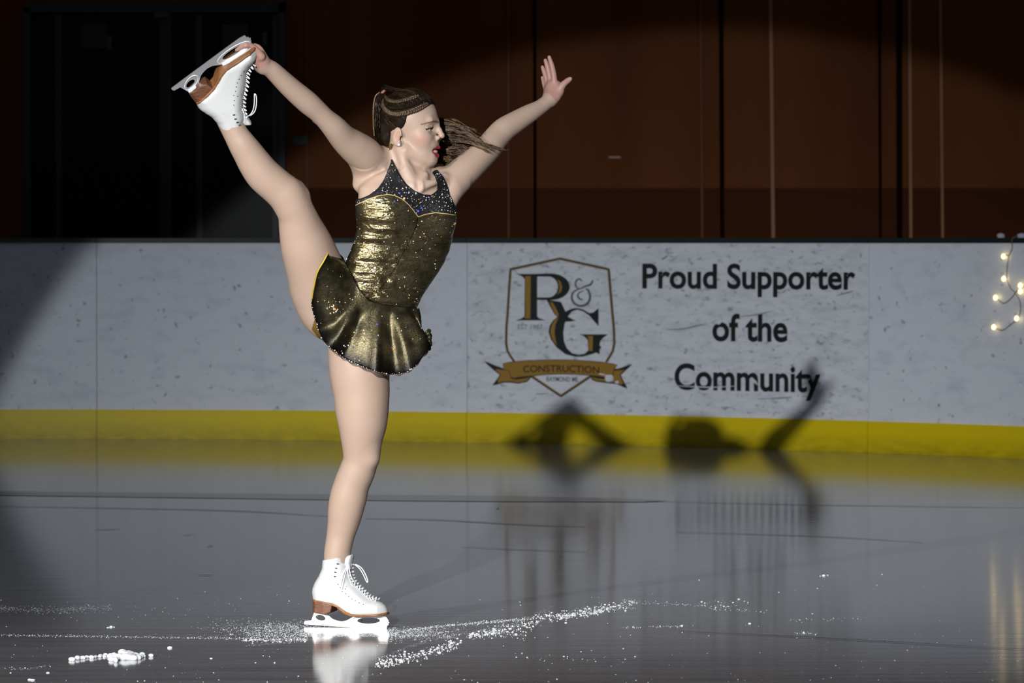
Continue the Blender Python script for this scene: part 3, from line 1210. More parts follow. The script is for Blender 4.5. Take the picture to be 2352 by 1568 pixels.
# ears
for sg in (1, -1):
    prims += [he(-15, -24, 55 * sg, 12.5, 21, 5.5, .004, tilt=-10, yaw=18 * sg), he(-12, -41, 54 * sg, 7, 7, 4.5, .005),
              he(-12, -24, 61 * sg, 6.5, 13, 4.5, .004, 'skin', True, tilt=-10), he(-8, -28, 58 * sg, 4, 5, 3.5, .004, 'skin', True)]

# --- left hand, open, wrist bent back
DL = .33


def finger(tip_chain, d0, d1, radii, tag='hand', k=.005):
    n = len(tip_chain)
    pts = [(p[0], p[1], r, d0 + (d1 - d0) * i / (n - 1)) for i, (p, r) in enumerate(zip(tip_chain, radii))]
    chain(pts, k, tag)


chain([(1264, 228, 15.5, .31), (1268, 214, 17, .325), (1270, 201, 17, .335)], .01, 'hand')
chain([(1257, 222, 8, .315), (1256, 206, 7.5, .35), (1258, 192, 7, .365)], .012, 'hand')
chain([(1279, 221, 10, .312), (1284, 207, 11.5, .322), (1281, 196, 9, .33)], .012, 'hand')
chain([(1268, 203, 12, .335), (1267, 188, 9, .345)], .012, 'hand')
finger([(1273.5, 196), (1273, 183), (1271, 167), (1267.3, 150), (1261.5, 131.5)], .325, .32, [7.5, 7, 6.7, 6.0, 4.6])
finger([(1265.5, 195), (1263, 180), (1260.5, 166), (1257, 152), (1252.8, 138.5)], .34, .345, [7, 6.6, 6.3, 5.8, 4.5])
finger([(1258.5, 196), (1255.5, 183), (1252.5, 173), (1249.3, 163), (1246, 154)], .358, .37, [6.8, 6.2, 5.8, 5.4, 4.3])
finger([(1254.5, 206), (1250.8, 196), (1248.4, 187.5), (1245.6, 178)], .372, .39, [6.2, 5.3, 4.8, 3.9])
finger([(1282, 212), (1290, 198.5), (1298, 190), (1305, 184.5), (1310, 181)], .32, .30, [11.5, 8.8, 7.0, 6.6, 4.9])

# --- right hand, curled round the toe of the raised skate
DR = -.335
chain([(606, 150, 17.5, -.325), (599, 140, 19, -.335), (594, 132, 17, -.345)], .01, 'hand')
chain([(600, 157, 10, -.325), (590, 150, 11, -.315), (582, 143, 8, -.305)], .012, 'hand')
finger([(600, 130), (591, 118), (583, 110), (574, 104.5), (565, 104)], -.36, -.385, [10, 8.6, 7.6, 6.6, 6.0])
finger([(565, 104), (557, 107), (549, 111.5), (543, 115)], -.385, -.372, [6.0, 5.8, 5.4, 4.2])
finger([(604, 128), (598, 115), (590, 107.5), (580, 105.5)], -.33, -.335, [9.5, 7.8, 7.2, 6.2])
finger([(580, 105.5), (570, 106), (560, 110)], -.335, -.325, [6.2, 5.8, 4.6])
finger([(600, 135), (588, 122), (577, 118), (566, 121)], -.315, -.30, [9, 7.4, 6.6, 5.0])
finger([(597, 142), (585, 133), (575, 132), (566, 136)], -.30, -.285, [9, 7.0, 6.2, 4.8])
finger([(598, 152), (588, 150), (578, 147), (571, 145)], -.315, -.30, [10, 8, 6.6, 5.2])

# --- one continuous body mesh
gx = axis(-.86, .19, .0040, [(-.655, -.52, .0025), (-.43, -.16, .0015), (.055, .175, .0022)])
gy = axis(Y0 - .46, Y0 + .45, .0042, [(Y0 - .42, Y0 - .25, .0028), (Y0 - .09, Y0 + .075, .0016), (Y0 + .29, Y0 + .42, .0022)])
gz = axis(.09, 1.62, .0040, [(1.26, 1.42, .0016), (1.42, 1.62, .002)])
F = fill_field(prims, gx, gy, gz)
BV, BF = surface_nets(F, gx, gy, gz)
del F
BV = relax(BV, BF, 1, .4)
_r = (BV - HC) / M
_keep = (np.linalg.norm(_r - (hf * 10), axis=1) < 98) | (BV[:, 0] > sk(1240, 200)[0]) | ((BV[:, 0] < sk(622, 150)[0]) & (BV[:, 2] > sk(600, 176)[2]))
_keep |= (np.abs(project(BV)[:, 0] - 955) < 45) & (np.abs(project(BV)[:, 1] - 410) < 40)
for _ in range(10):
    for lam in (.55, -.50):
        BV = np.where(_keep[:, None], BV, relax(BV, BF, 1, lam))
_q = (BV - HC) / M
_f, _u, _s = _q @ hf, _q @ hu, _q @ hs
_low = (np.linalg.norm(_q, axis=1) < 135) & ((_u < -84) | ((_f < 34) & (_u < -48))) & (BV[:, 0] < sk(1020, 300)[0]) & ((np.abs(_s) < 50) | (_u < -60))
for _ in range(26):
    BV = np.where(_low[:, None], relax(BV, BF, 1, .5), BV)
TAGS = ['skin', 'tights', 'hand', 'lip', 'tongue', 'eye', 'mouth']
tg = tags_of(prims, BV, TAGS)
pp = project(BV)
col = np.tile(np.array([.48, .352, .282]), (len(BV), 1))
col[tg == 1] = (.445, .327, .262)
col[tg == 2] = (.47, .27, .225)
_lip = np.full(len(BV), .05)
for q_ in prims:
    if q_.tag == 'lip':
        m_ = np.all((BV > q_.lo) & (BV < q_.hi), axis=1)
        _lip[m_] = np.minimum(_lip[m_], q_.fn(BV[m_, 0], BV[m_, 1], BV[m_, 2]))
_lw = np.clip(1.7 - _lip / M / 1.5, 0, 1)[:, None]
col = col * (1 - _lw) + np.array([.30, .030, .05]) * _lw
col[tg == 4] = (.62, .36, .38)
rel = (BV - HC) / M
hF, hU, hS = rel @ hf, rel @ hu, rel @ hs
face = (np.abs(hS) < 70) & (hF > -40) & (hF < 95) & (hU > -100) & (hU < 90) & (tg != 1) & (tg != 2)
sk_m = face & (tg == 0)
# inside of the mouth
inm = face & (((hF - 60) / 17) ** 2 + ((hU + 57) / 7.5) ** 2 + (hS / 17) ** 2 < 1.0) & (tg != 4) & (_lip > 1.2 * M) & (hF < 66)
col[inm] = (.10, .02, .025)
# blush on the cheeks and nose tip
bl = np.exp(-(((hF - 36) / 16) ** 2 + ((hU + 30) / 13) ** 2 + ((np.abs(hS) - 38) / 18) ** 2)) * .75 + np.exp(-(((hF - 82) / 8) ** 2 + ((hU + 22) / 8) ** 2)) * .3
w = np.where(sk_m, bl, 0)[:, None]
col = col * (1 - w) + np.array([.50, .22, .18]) * w
# ear rims a little redder
er = np.where(sk_m, np.exp(-(((hF + 15) / 14) ** 2 + ((hU + 26) / 22) ** 2 + ((np.abs(hS) - 60) / 8) ** 2)), 0)[:, None] * .45
col = col * (1 - er) + np.array([.55, .27, .20]) * er
# eyebrows, lids, lashes
for sg in (1, -1):
    lx = hS * sg
    brow = sk_m & (lx > 5) & (lx < 46) & (hF > 36)
    cen = 8.5 + np.interp(lx, [6, 18, 30, 46], [.5, 1.5, 1.0, -6.0])
    wd = np.interp(lx, [8, 18, 42], [2.2, 2.6, 1.2])
    f = np.clip(1.6 - np.abs(hU - cen) / wd, 0, 1) * brow * .8
    col = col * (1 - f[:, None]) + np.array([.085, .045, .025]) * f[:, None]
    ey = face & (tg == 5) & (lx > 0)
    col[ey] = (.60, .55, .52)
    iris = ey & (((lx - 21) / 6.0) ** 2 + ((hU + 8) / 6.0) ** 2 < 1)
    col[iris] = (.05, .035, .03)
    lash = face & (lx > 12) & (lx < 40) & (hF > 44) & (np.abs(hU - np.interp(lx, [12, 25, 40], [-5.5, -4.5, -9.0])) < 1.9)
    col[lash] = (.05, .03, .03)
    shd = np.where(sk_m & (lx > 8) & (lx < 42) & (hF > 42), np.exp(-((hU - 0.0) / 4.0) ** 2), 0)[:, None] * .30
    col = col * (1 - shd) + np.array([.30, .16, .15]) * shd
# gold-brown briefs under the skirt
br = (tg <= 1) & (pp[:, 1] > 600) & (sdpoly(pp[:, 0], pp[:, 1], [(770, 640), (940, 640), (935, 800), (860, 815), (775, 812), (748, 792), (728, 772), (716, 756), (722, 735)]) < 0)
col[br] = (.16, .095, .015)

m_skin = mat('skin', (.62, .44, .35), .48, 0, .35)
t = NT(m_skin)
a = t.attr('tone')
nn = t.noise(t.coord('Object'), 14, 3, .5)
t.l(t.mix(a.outputs['Color'], (.80, .74, .72), t.math('MULTIPLY', nn, .35), 'MULTIPLY'), t.b.inputs['Base Color'])
t.b.inputs['Subsurface Weight'].default_value = .06
t.b.inputs['Subsurface Radius'].default_value = (.010, .004, .002)
body = mesh_obj('body', BV, BF, m_skin, person, True)
cattr(body.data, 'tone', col)


def face_mix_normals():
    pass


# --- hair: a close cap, combed strands, braids, pony tail
m_hair = mat('hair_brown', (.020, .011, .006), .55, 0, .10)
t = NT(m_hair)
nn = t.noise(t.coord('Object'), 60, 2, .5)
t.l(t.ramp(nn, [(.3, (.005, .003, .002)), (.7, (.022, .012, .006))]), t.b.inputs['Base Color'])
m_hair2 = mat('hair_light', (.20, .115, .045), .38, 0, .6)
m_pony = mat('hair_pony_graded', (.2, .11, .05), .36, 0, .6)
t = NT(m_hair2)
nn = t.noise(t.coord('Object'), 45, 2, .5)
t.l(t.ramp(nn, [(.3, (.10, .052, .020)), (.7, (.30, .18, .075))]), t.b.inputs['Base Color'])

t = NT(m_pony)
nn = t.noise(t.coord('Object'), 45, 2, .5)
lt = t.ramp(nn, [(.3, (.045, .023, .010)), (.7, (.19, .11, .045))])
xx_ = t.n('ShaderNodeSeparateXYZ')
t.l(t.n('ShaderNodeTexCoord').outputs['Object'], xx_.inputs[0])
rt = t.math('MULTIPLY', t.math('SUBTRACT', xx_.outputs[0], float(H(-40, 0)[0])), 9.0, True)   # pony tail colour goes from dark to lighter along x
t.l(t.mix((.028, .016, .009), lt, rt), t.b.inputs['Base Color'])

HLINE = [(66, 47), (58, 50), (44, 45), (32, 38), (22, 33), (14, 28), (9, 20), (7, 9), (2, -1), (-5, -8), (-22, -8), (-33, -12), (-37, -30), (-40, -48), (-46, -62), (-110, -70), (-110, 130), (90, 130)]
cap_fn = he(0, 19, 0, 68, 67, 60, .0).fn
nape = he(-28, -24, 0, 40, 44, 46, .02).fn


def hair_cap(x, y, z):
    dx, dy, dz = x - HC[0], y - HC[1], z - HC[2]
    f = (dx * hf[0] + dy * hf[1] + dz * 0) / M
    u = (dz + 0 * dx + 0 * dy) / M
    f, u = np.broadcast_arrays(f, u)
    reg = sdpoly(f, u, HLINE) * M
    d = smin(cap_fn(x, y, z), nape(x, y, z), .02)
    return smax(d, reg, .003)


hp = Prim(hair_cap, HC - .13, HC + .13, 0)
hx, hy, hz = axis(HC[0] - .11, HC[0] + .1, .0022), axis(HC[1] - .09, HC[1] + .09, .0022), axis(HC[2] - .09, HC[2] + .12, .0022)
V_, F_ = surface_nets(fill_field([hp], hx, hy, hz), hx, hy, hz)
hair = mesh_obj('hair', relax(V_, F_, 2, .5), F_, m_hair, person, True, label='brown hair combed back into braids and a pony tail')

TIE = (-66, 74)


def on_head(F, U, sg=1, lift=2.0):
    """point on the hair surface at profile position F, U"""
    q = 1 - (F / 69.5) ** 2 - ((U - 19) / 68.5) ** 2
    q2 = 1 - ((F + 28) / 41.5) ** 2 - ((U + 24) / 45.5) ** 2
    S = max(61.5 * math.sqrt(max(q, 0)), 47.5 * math.sqrt(max(q2, 0)))
    nrm = np.array([F / 69.5 ** 2, (U - 19) / 68.5 ** 2, S / 61.5 ** 2])
    nrm /= np.linalg.norm(nrm) + 1e-9
    return H(F + nrm[0] * lift, U + nrm[1] * lift, sg * (S + nrm[2] * lift))


RAD = np.array([68.5, 67.5, 60.5])
TIE3 = np.array([-60., 57., 0.])          # relative to the skull centre (0, 19, 0)


def comb(start, n=10, lift=1.0):
    """strand from a point on the skull, combed over the surface to the tie"""
    pts = []
    for tt in np.linspace(0, 1, n):
        q = start * (1 - tt) + TIE3 * tt
        q = q / np.linalg.norm(q / RAD)
        q = q * (1 + lift * (.004 + .016 * math.sin(pi * tt)))
        pts.append(H(q[0], q[1] + 19, q[2]))
    return pts


sm, sm2 = MB(), MB()
cnt_ = 0
while cnt_ < 1500:
    q = rng.normal(size=3)
    q = q / np.linalg.norm(q / RAD)
    if q[2] < -20 and rnd.random() < .6:
        continue
    if sdpoly(np.array([q[0]]), np.array([q[1] + 19]), HLINE)[0] > -.5:
        continue
    cnt_ += 1
    (sm if rnd.random() < .92 else sm2).tube(crom(comb(q, 8, .4 + 1.3 * rnd.random()), 14), M * rnd.uniform(.3, .75), 4, False)
for _ in range(260):      # below the cap: the nape, swept up behind the ear
    f0, u0 = rnd.uniform(-60, -36), rnd.uniform(-58, -10)
    pts = [on_head(f0 + (-56 - f0) * tt, u0 + (50 - u0) * tt, 1, .4 + 1.2 * math.sin(pi * tt)) for tt in np.linspace(0, 1, 8)]
    sm.tube(crom(pts, 12), M * rnd.uniform(.3, .7), 4, False)
sm.build('hair_strands', m_hair, hair, True, kind='stuff')
m_hair3 = mat('hair_mid', (.075, .048, .026), .34, 0, .5)
sm2.build('hair_strands', m_hair3, hair, True, kind='stuff')


def braid(px_path, w, material, sg=1, turns=9, lift=4.0, free=None, r=None):
    if free is None:
        P = crom([on_head((p[0] - 940) / .974, 290 - p[1], sg, lift) for p in px_path], 120)
        out = np.array([q - (HC + 10 * M * hu) for q in P])
    else:
        P = crom(free, 120)
        out = np.tile(hs, (len(P), 1))
    out /= np.linalg.norm(out, axis=1)[:, None]
    T = np.gradient(P, axis=0)
    T /= np.linalg.norm(T, axis=1)[:, None]
    B = np.cross(T, out)
    tt = np.linspace(0, 1, len(P))
    taper = np.interp(tt, [0, .1, .9, 1], [.6, 1, 1, .7])[:, None]
    mb = MB()
    for ph in (0, 2 * pi / 3, 4 * pi / 3):
        th = tt * turns * 2 * pi + ph + .5 * np.sin(tt * 23 + ph)
        mb.tube(P + (B * np.sin(th)[:, None] * w * .62 + out * np.sin(2 * th)[:, None] * w * .30) * M * taper, M * w * .38 * taper[:, 0], 7)
    return mb.build('braid', material, hair, True)


braid([(990, 240), (970, 253), (945, 262), (922, 264), (903, 257), (889, 243), (880, 226)], 6.6, m_hair3, 1, 11, 1.6)
braid([(970, 222), (948, 231), (925, 236), (905, 233), (890, 226), (881, 217)], 5.2, m_hair3, 1, 10, 1.6)
braid([(987, 231), (965, 241), (940, 249), (915, 250), (896, 240), (884, 224)], 4.6, m_hair, 1, 12, 1.0)
braid([(986, 243), (960, 256), (930, 263), (903, 258), (882, 230)], 5.6, m_hair3, -1, 14, 1.2)
braid(None, 1.9, m_hair2, 1, 22, free=[H(-66, 78, 16), H(-75, 68, 20), H(-79, 45, 22), H(-80, 10, 20), H(-79, -22, 16)])
# hair band
hb = MB()
ring = [H(-62 + 7 * math.cos(a) * .6, 76 + 6 * math.cos(a), 9 * math.sin(a)) for a in np.linspace(0, 2 * pi, 26)]
hb.tube(ring, 3.4 * M, 7, False)
hb.build('hair_tie', mat('tie_coral', (.42, .16, .12), .5), hair, True)
# top knot bump of the pulled-up hair
kb = MB()
for _ in range(70):
    a = rnd.random() * pi
    o = g(0, 5)
    kb.tube(crom([H(-62 + g(0, 2), 76 + g(0, 2), g(0, 4)), H(-56 + 8 * math.cos(a), 86 + 8 * math.sin(a) + g(0, 1.5), o), H(-34 + g(0, 5), 84 + g(0, 2), o), H(-20 + g(0, 6), 82, o)], 12), M * .7, 4, False)
kb.build('hair_tuft', m_hair, hair, True, kind='stuff')
# pony tail: from the tie down the back, round behind the neck and out past the face
pd, pl_ = MB(), MB()
NCL = 34
for c_ in range(NCL):
    vc = (c_ + .5 + g(0, .3)) / NCL
    vc = min(max(vc, 0), 1)
    tipx = np.interp(vc, [0, .22, .5, .7, .85, 1], [1082, 1112, 1126, 1090, 1058, 1028]) + g(0, 12)
    tipy = np.interp(vc, [0, .22, .5, .7, .85, 1], [304, 332, 347, 358, 366, 386]) + g(0, 4)
    wav, phs = rnd.uniform(1.5, 5), rnd.uniform(0, 6.28)
    curl = rnd.uniform(2, 9) if vc > .45 else rnd.uniform(-3, 4)
    dcl = g(0, .014)
    for i in range(int(rnd.uniform(20, 42))):
        j = lambda s_: g(0, s_)
        v = min(max(vc + g(0, .028), 0), 1)
        y3 = np.interp(v, [0, 1], [277, 372]) + j(1.5)
        m_ = lambda f_: (1008 + (tipx - 1008) * f_, y3 + (tipy - y3) * f_ ** 1.25 - 10 * (1 - v) * math.sin(pi * f_))
        pts = [sk(876 + j(3), 216 + j(3), .012 + j(.006)), sk(866 + j(3) + 4 * v, 246 + j(3), .02 + j(.015)), sk(867 + 6 * v + j(4), 292 + j(4), .03 + j(.014)),
               sk(888 + j(6), 330 + 14 * v + j(4), .075 + j(.014)), sk(935 + j(6), 318 + 36 * v + j(3), .115 + j(.01)), sk(1000 + j(3), y3, .118 + dcl)]
        for f_ in (.22, .42, .62, .82):
            x_, y_ = m_(f_)
            k_ = wav * math.sin(phs + f_ * 7) * f_
            pts.append(sk(x_ + j(1.2), y_ + k_ + j(1.6) * (1.2 - f_), .116 - .012 * f_ + dcl + j(.003)))
        e_ = 1 + g(0, .05)
        x_, y_ = m_(e_)
        pts.append(sk(x_ + j(1.5), y_ + j(1.2), .104 + dcl))
        pts.append(sk(x_ + (6 if vc < .8 else -5) + j(2), y_ + curl + j(1.5), .10 + dcl))
        r = M * rnd.uniform(.32, .75)
        n = 40
        (pl_ if rnd.random() < .72 else pd).tube(crom(pts, n), np.interp(np.arange(n), [0, 3, n - 9, n - 1], [.8, 1, .9, .2]) * r, 4, False)
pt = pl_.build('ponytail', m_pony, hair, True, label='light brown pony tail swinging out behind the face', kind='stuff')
pd.build('ponytail_underside', m_hair, hair, True, kind='stuff')
ns = MB()
for _ in range(70):
    x = rnd.random()
    ns.tube(crom([H(-30 - 8 * x + g(0, 2), -40 - 8 * x, 46 - 6 * x + g(0, 2)), sk(897 + 8 * x + g(0, 3), 352, -.034 + .02 * x), sk(910 + g(0, 6), 372 + 10 * x, -.042 + .012 * x), sk(921 + g(0, 5), 392 + g(0, 6), -.047)], 12), M * rnd.uniform(.4, .8), 4, False)
ns.build('loose_strands', m_hair2, hair, True, kind='stuff')

# --- ear stud
m_gem = mat('gem_white', (.85, .85, .88), .08, 0, 1.0)
m_silver = mat('silver', (.75, .75, .78), .2, 1.0)
q = MB()
q.blob(H(-9, -43.5, 58.5), M * 3.6, 0)
es = q.build('earring', m_gem, person)
q = MB()
q.tube([H(-9, -43.5, 55), H(-9, -43.5, 58)], [M * 4.4, M * 3.8], 12)
q.build('earring_setting', m_silver, es, True)

# --- dress
NECK_L = [(896.6, 372), (888, 399), (880, 416), (868.6, 432.6), (849, 448), (832, 455), (815, 458)]
SCOOP = [(901, 366), (909, 382), (923, 407), (934.5, 423), (951, 437), (972, 446), (990.6, 446.6), (1002, 438), (1004.5, 424), (999, 407), (992, 396), (1000, 388)]
STRAP_R = [(1006, 390), (1018.7, 406), (1031, 431), (1039.7, 458), (1047, 480)]
FRONT = [(897.5, 364)] + NECK_L + [(800, 460), (780, 560), (762, 600), (735, 640), (730, 690), (760, 770), (930, 770), (975, 700), (1020, 640), (1060, 560), (1060, 490)] + STRAP_R[::-1] + SCOOP[::-1]
BACK = [(897.5, 362), (885, 395), (868, 425), (849, 445), (815, 458), (800, 460), (780, 560), (762, 600), (735, 640), (730, 690), (760, 770), (930, 770), (975, 700), (1020, 640), (1060, 560), (1060, 490),
        (1047, 480), (1038, 455), (1022, 425), (1006, 390), (990, 394), (975, 402), (940, 402), (915, 385), (901, 364)]
SEAM = [(960, 498), (956, 520), (944, 545), (926, 580), (910, 612), (885, 648), (850, 690)]
WAIST = [(772, 577), (788, 592), (803, 622), (825, 662), (848, 690), (880, 699), (920, 705), (962, 709)]
YOKE = [(815, 473), (822, 469), (846, 458), (868.6, 450), (891, 447), (906.4, 449.4), (924.7, 458), (938.7, 470.5), (951, 486), (960.5, 498.5), (976.6, 493), (1000.4, 488.7), (1025.7, 491.5), (1050, 495),
        (1070, 400), (1000, 340), (880, 340), (800, 420)]
dress_base = [Prim(torso_fn(.0), TLO, THI, .02), *bust]
for a, b in shoulder_caps:
    chain([a, b], .03, into=dress_base)
for a in ([(938, 402, 40, .0), (932, 372, 40, .004)],):
    chain(a, .03, into=dress_base)
chain([(958, 430, 6, -.064), (915, 415, 7, -.050), (880, 390, 8, -.02)], .02, into=dress_base)
chain([(966, 430, 6, -.064), (995, 420, 7, -.045), (1020, 408, 8, .0)], .02, into=dress_base)
chain([(862, 374, 34, -.02), (838, 355, 40.5, -.05)], .014, into=dress_base)
chain([(1032, 420, 33, .04), (1062, 396, 35.5, .06)], .014, into=dress_base)
wv_rng = np.random.default_rng(3)
WAV = [(wv_rng.uniform(.14, .32), wv_rng.uniform(0, 6.28), wv_rng.uniform(-.25, .35), wv_rng.uniform(.5, 1)) for _ in range(7)]


def ruche(px, py):
    """gathered folds of the bodice, metres"""
    h = 0
    sx = np.interp(py, [498, 612, 690], [960, 910, 850])
    side = px - sx
    tilt = np.where(side < 0, .10, .30)
    for f, ph, a, w in WAV:
        h = h + w * np.sin(f * (py - tilt * side + a * np.abs(side) * .6) + ph + .015 * px)
    amp = np.interp(py, [490, 520, 690, 720], [.0, 1, 1, .5])
    sharp = np.sign(h) * np.abs(h / 4) ** .8
    return sharp * .0040 * amp * np.clip(np.abs(side) / 10, .3, 1) * np.clip((105 - np.abs(px - np.interp(py, [500, 600, 700], [932, 905, 858]))) / 40, .15, 1)


dx_ = axis(-.53, -.11, .0026)
dy_ = axis(Y0 - .18, Y0 + .17, .0032)
dz_ = axis(.78, 1.32, .0026)
Fd = fill_field(dress_base, dx_, dy_, dz_)
XX, ZZ = np.meshgrid(dx_, dz_, indexing='ij')


def xz_pix(X_, Z_, Yp):
    P = np.stack([X_, np.full_like(X_, Yp), Z_], -1)
    return project(P)


pq = xz_pix(XX, ZZ, Y0 - .07)
regf = sdpoly(pq[..., 0], pq[..., 1], FRONT) * M
ruf = ruche(pq[..., 0], pq[..., 1])
pq = xz_pix(XX, ZZ, Y0 + .07)
regb = sdpoly(pq[..., 0], pq[..., 1], BACK) * M
wgt = np.clip((dy_ - (Y0 - .01)) / .02, 0, 1)[None, :, None]
reg = regf[:, None, :] * (1 - wgt) + regb[:, None, :] * wgt
Fd = np.maximum(Fd - .0045 - (ruf[:, None, :] * (1 - .3 * wgt)).astype(np.float32), reg).astype(np.float32)
DV, DF = surface_nets(Fd, dx_, dy_, dz_)
del Fd
DV = relax(DV, DF, 1, .3)
dp = project(DV)
m_dress = mat('dress_gold', (.36, .27, .09), .34, .9)
t = NT(m_dress)
yk = t.attr('yoke').outputs['Fac']
ed = t.attr('edge').outputs['Fac']
sm_ = t.attr('seam').outputs['Fac']
n1 = t.noise(t.coord('Object'), 190, 2, .5)
n2 = t.noise(t.coord('Object'), 26, 3, .6)
gold = t.ramp(n2, [(.25, (.12, .10, .05)), (.45, (.23, .19, .10)), (.75, (.42, .36, .20))])
dots = t.math('LESS_THAN', t.noise(t.coord('Object'), 520, 1, .5), t.math('MULTIPLY', t.math('GREATER_THAN', n2, .60), .44))
gold = t.mix(gold, (.012, .010, .006), dots)
isyoke = t.math('LESS_THAN', yk, 0)
edge = t.math('LESS_THAN', ed, 4.2)
seam = t.math('LESS_THAN', sm_, 1.1)
pip = t.math('LESS_THAN', t.math('ABSOLUTE', yk), 1.5)
yc = t.ramp(n1, [(.35, (.006, .006, .007)), (.7, (.022, .021, .022))])
c0 = t.mix(gold, (.05, .035, .010), seam)
c0 = t.mix(c0, yc, isyoke)
c0 = t.mix(c0, (.60, .45, .20), pip)
c0 = t.mix(c0, (.006, .007, .009), edge)
t.l(c0, t.b.inputs['Base Color'])
notmetal = t.math('MAXIMUM', isyoke, edge)
t.l(t.math('SUBTRACT', .92, t.math('MULTIPLY', notmetal, .9)), t.b.inputs['Metallic'])
t.l(t.math('ADD', t.math('MULTIPLY', notmetal, .22), t.math('ADD', .20, t.math('MULTIPLY', n2, .14))), t.b.inputs['Roughness'])
n4 = t.noise(t.coord('Object', (2.2, 2.2, 9)), 9, 3, .55, .6)
t.bump(t.math('ADD', t.math('MULTIPLY', n1, .7), t.math('MULTIPLY', n4, t.math('ADD', 2.0, t.math('MULTIPLY', t.math('SUBTRACT', 1.0, notmetal), 7.0)))), .30, .004)
dress = mesh_obj('dress', DV, DF, m_dress, person, True, label='sleeveless gold skating dress with dark sparkling yoke')
fattr(dress.data, 'yoke', np.where(DV[:, 1] < Y0 + .0, sdpoly(dp[:, 0], dp[:, 1], YOKE), (447 - (1568 - dp[:, 1] - 1568)) * 0 + (dp[:, 1] - 480)))
e1 = np.minimum(np.minimum(dline(dp[:, 0], dp[:, 1], NECK_L), dline(dp[:, 0], dp[:, 1], SCOOP)), dline(dp[:, 0], dp[:, 1], STRAP_R))
fattr(dress.data, 'edge', np.where(DV[:, 1] < Y0, e1, 50))
fattr(dress.data, 'seam', np.where(DV[:, 1] < Y0, np.minimum(dline(dp[:, 0], dp[:, 1], SEAM), dline(dp[:, 0], dp[:, 1], WAIST)), 50))

# skirt: front and back sheets, pushed clear of the body
HEM = [(771, 568), (757, 584), (747, 603), (737, 622), (728, 645), (721, 668), (719, 693), (722, 722), (730, 752), (749, 789), (775, 811), (800, 826), (823, 837), (855, 850), (887, 857), (910, 858), (930, 855),
       (955, 840), (970, 819), (983, 803), (983, 782), (970, 757), (964, 724)]
NU, NV = 150, 46
Tq = arclen(WAIST, NU)
Hq = arclen(crom(HEM, 200), NU)
m_skirt = mat('skirt_gold', (.10, .085, .04), .36, .75)
t = NT(m_skirt)
hm = t.attr('hem').outputs['Fac']
n1 = t.noise(t.coord('Object'), 190, 2, .5)
n2 = t.noise(t.coord('Object'), 22, 3, .6)
cc = t.ramp(n2, [(.3, (.028, .024, .014)), (.5, (.07, .06, .032)), (.72, (.20, .17, .09))])
dots = t.math('LESS_THAN', t.noise(t.coord('Object'), 520, 1, .5), t.math('MULTIPLY', t.math('GREATER_THAN', n2, .58), .44))
cc = t.mix(cc, (.008, .007, .005), dots)
cc = t.mix(cc, (.010, .009, .008), t.ramp(hm, [(.70, (0, 0, 0)), (.96, (1, 1, 1))]))
t.l(cc, t.b.inputs['Base Color'])
t.l(t.math('ADD', .30, t.math('MULTIPLY', n2, .2)), t.b.inputs['Roughness'])
t.bump(t.math('ADD', n1, n2), .2, .004)
leg_prims = [p for p in prims if p.tag == 'tights'] + [torso]


def sheet(front, lift=.0):
    s_ = -1 if front else 1
    P = np.zeros((NU, NV, 3))
    for i in range(NU):
        u = i / (NU - 1)
        a, b = Tq[i], Hq[i]
        if not front:
            b = b + np.array([0, -12.0]) * math.sin(pi * u)
        for j in range(NV):
            v = j / (NV - 1)
            # gathered pleats radiate from the waist
            q = a + (b - a) * v
            q = q + np.array([math.sin(u * 46) * 1.2, 0]) * v
            fold = (math.sin(u * 2 * pi * 5.2 + .6) + .55 * math.sin(u * 2 * pi * 9.1 + 2.0 + v)) * .0125 * min(1, v * 1.8) * (.45 if u > .93 or u < .04 else 1)
            crease = .012 * math.exp(-((u - .30 - .05 * v) / .035) ** 2) * math.sin(pi * min(v * 1.1, 1)) + .012 * math.exp(-((u - .46) / .03) ** 2) * math.sin(pi * v * .95) - .016 * math.exp(-((u - .385 - .02 * v) / .016) ** 2) * math.sin(pi * min(v * 1.05, 1)) - .014 * math.exp(-((u - .20) / .014) ** 2) * math.sin(pi * v)
            dep = (.092 + .045 * math.sin(v * pi / 2)) * max(math.sin(pi * min(max(u, .0), 1)), 0) ** .55
            P[i, j] = sk(q[0], q[1], s_ * (dep + fold + (crease if front else 0)))
    flatP = P.reshape(-1, 3)
    for _ in range(14):
        d = eval_prims(leg_prims, flatP)
        need = np.maximum(.0075 - d, 0)
        flatP[:, 1] += s_ * need * .9
    P = flatP.reshape(NU, NV, 3)
    # smooth the push
    for _ in range(6):
        Q = P.copy()
        Q[1:-1, 1:-1, 1] = .25 * (P[:-2, 1:-1, 1] + P[2:, 1:-1, 1] + P[1:-1, :-2, 1] + P[1:-1, 2:, 1])
        P = Q if _ < 4 else np.where(np.zeros_like(P) == 0, Q, P)
    # hem ripple
    v_ = P.reshape(-1, 3).tolist()
    f_ = [(i * NV + j, (i + 1) * NV + j, (i + 1) * NV + j + 1, i * NV + j + 1) for i in range(NU - 1) for j in range(NV - 1)]
    if not front:
        f_ = [q_[::-1] for q_ in f_]
    hemv = np.tile(np.linspace(0, 1, NV), NU)
    return v_, f_, hemv, P


v1, f1, h1, PF = sheet(True)
v2, f2, h2, PB = sheet(False)
n0 = len(v1)
skirt = mesh_obj('skirt', v1 + v2, f1 + [tuple(i + n0 for i in q_) for q_ in f2], m_skirt, dress, True, label='short dark gold pleated skirt')
fattr(skirt.data, 'hem', np.r_[h1, h2])
sol = skirt.modifiers.new('cloth', 'SOLIDIFY')
sol.thickness = .0018
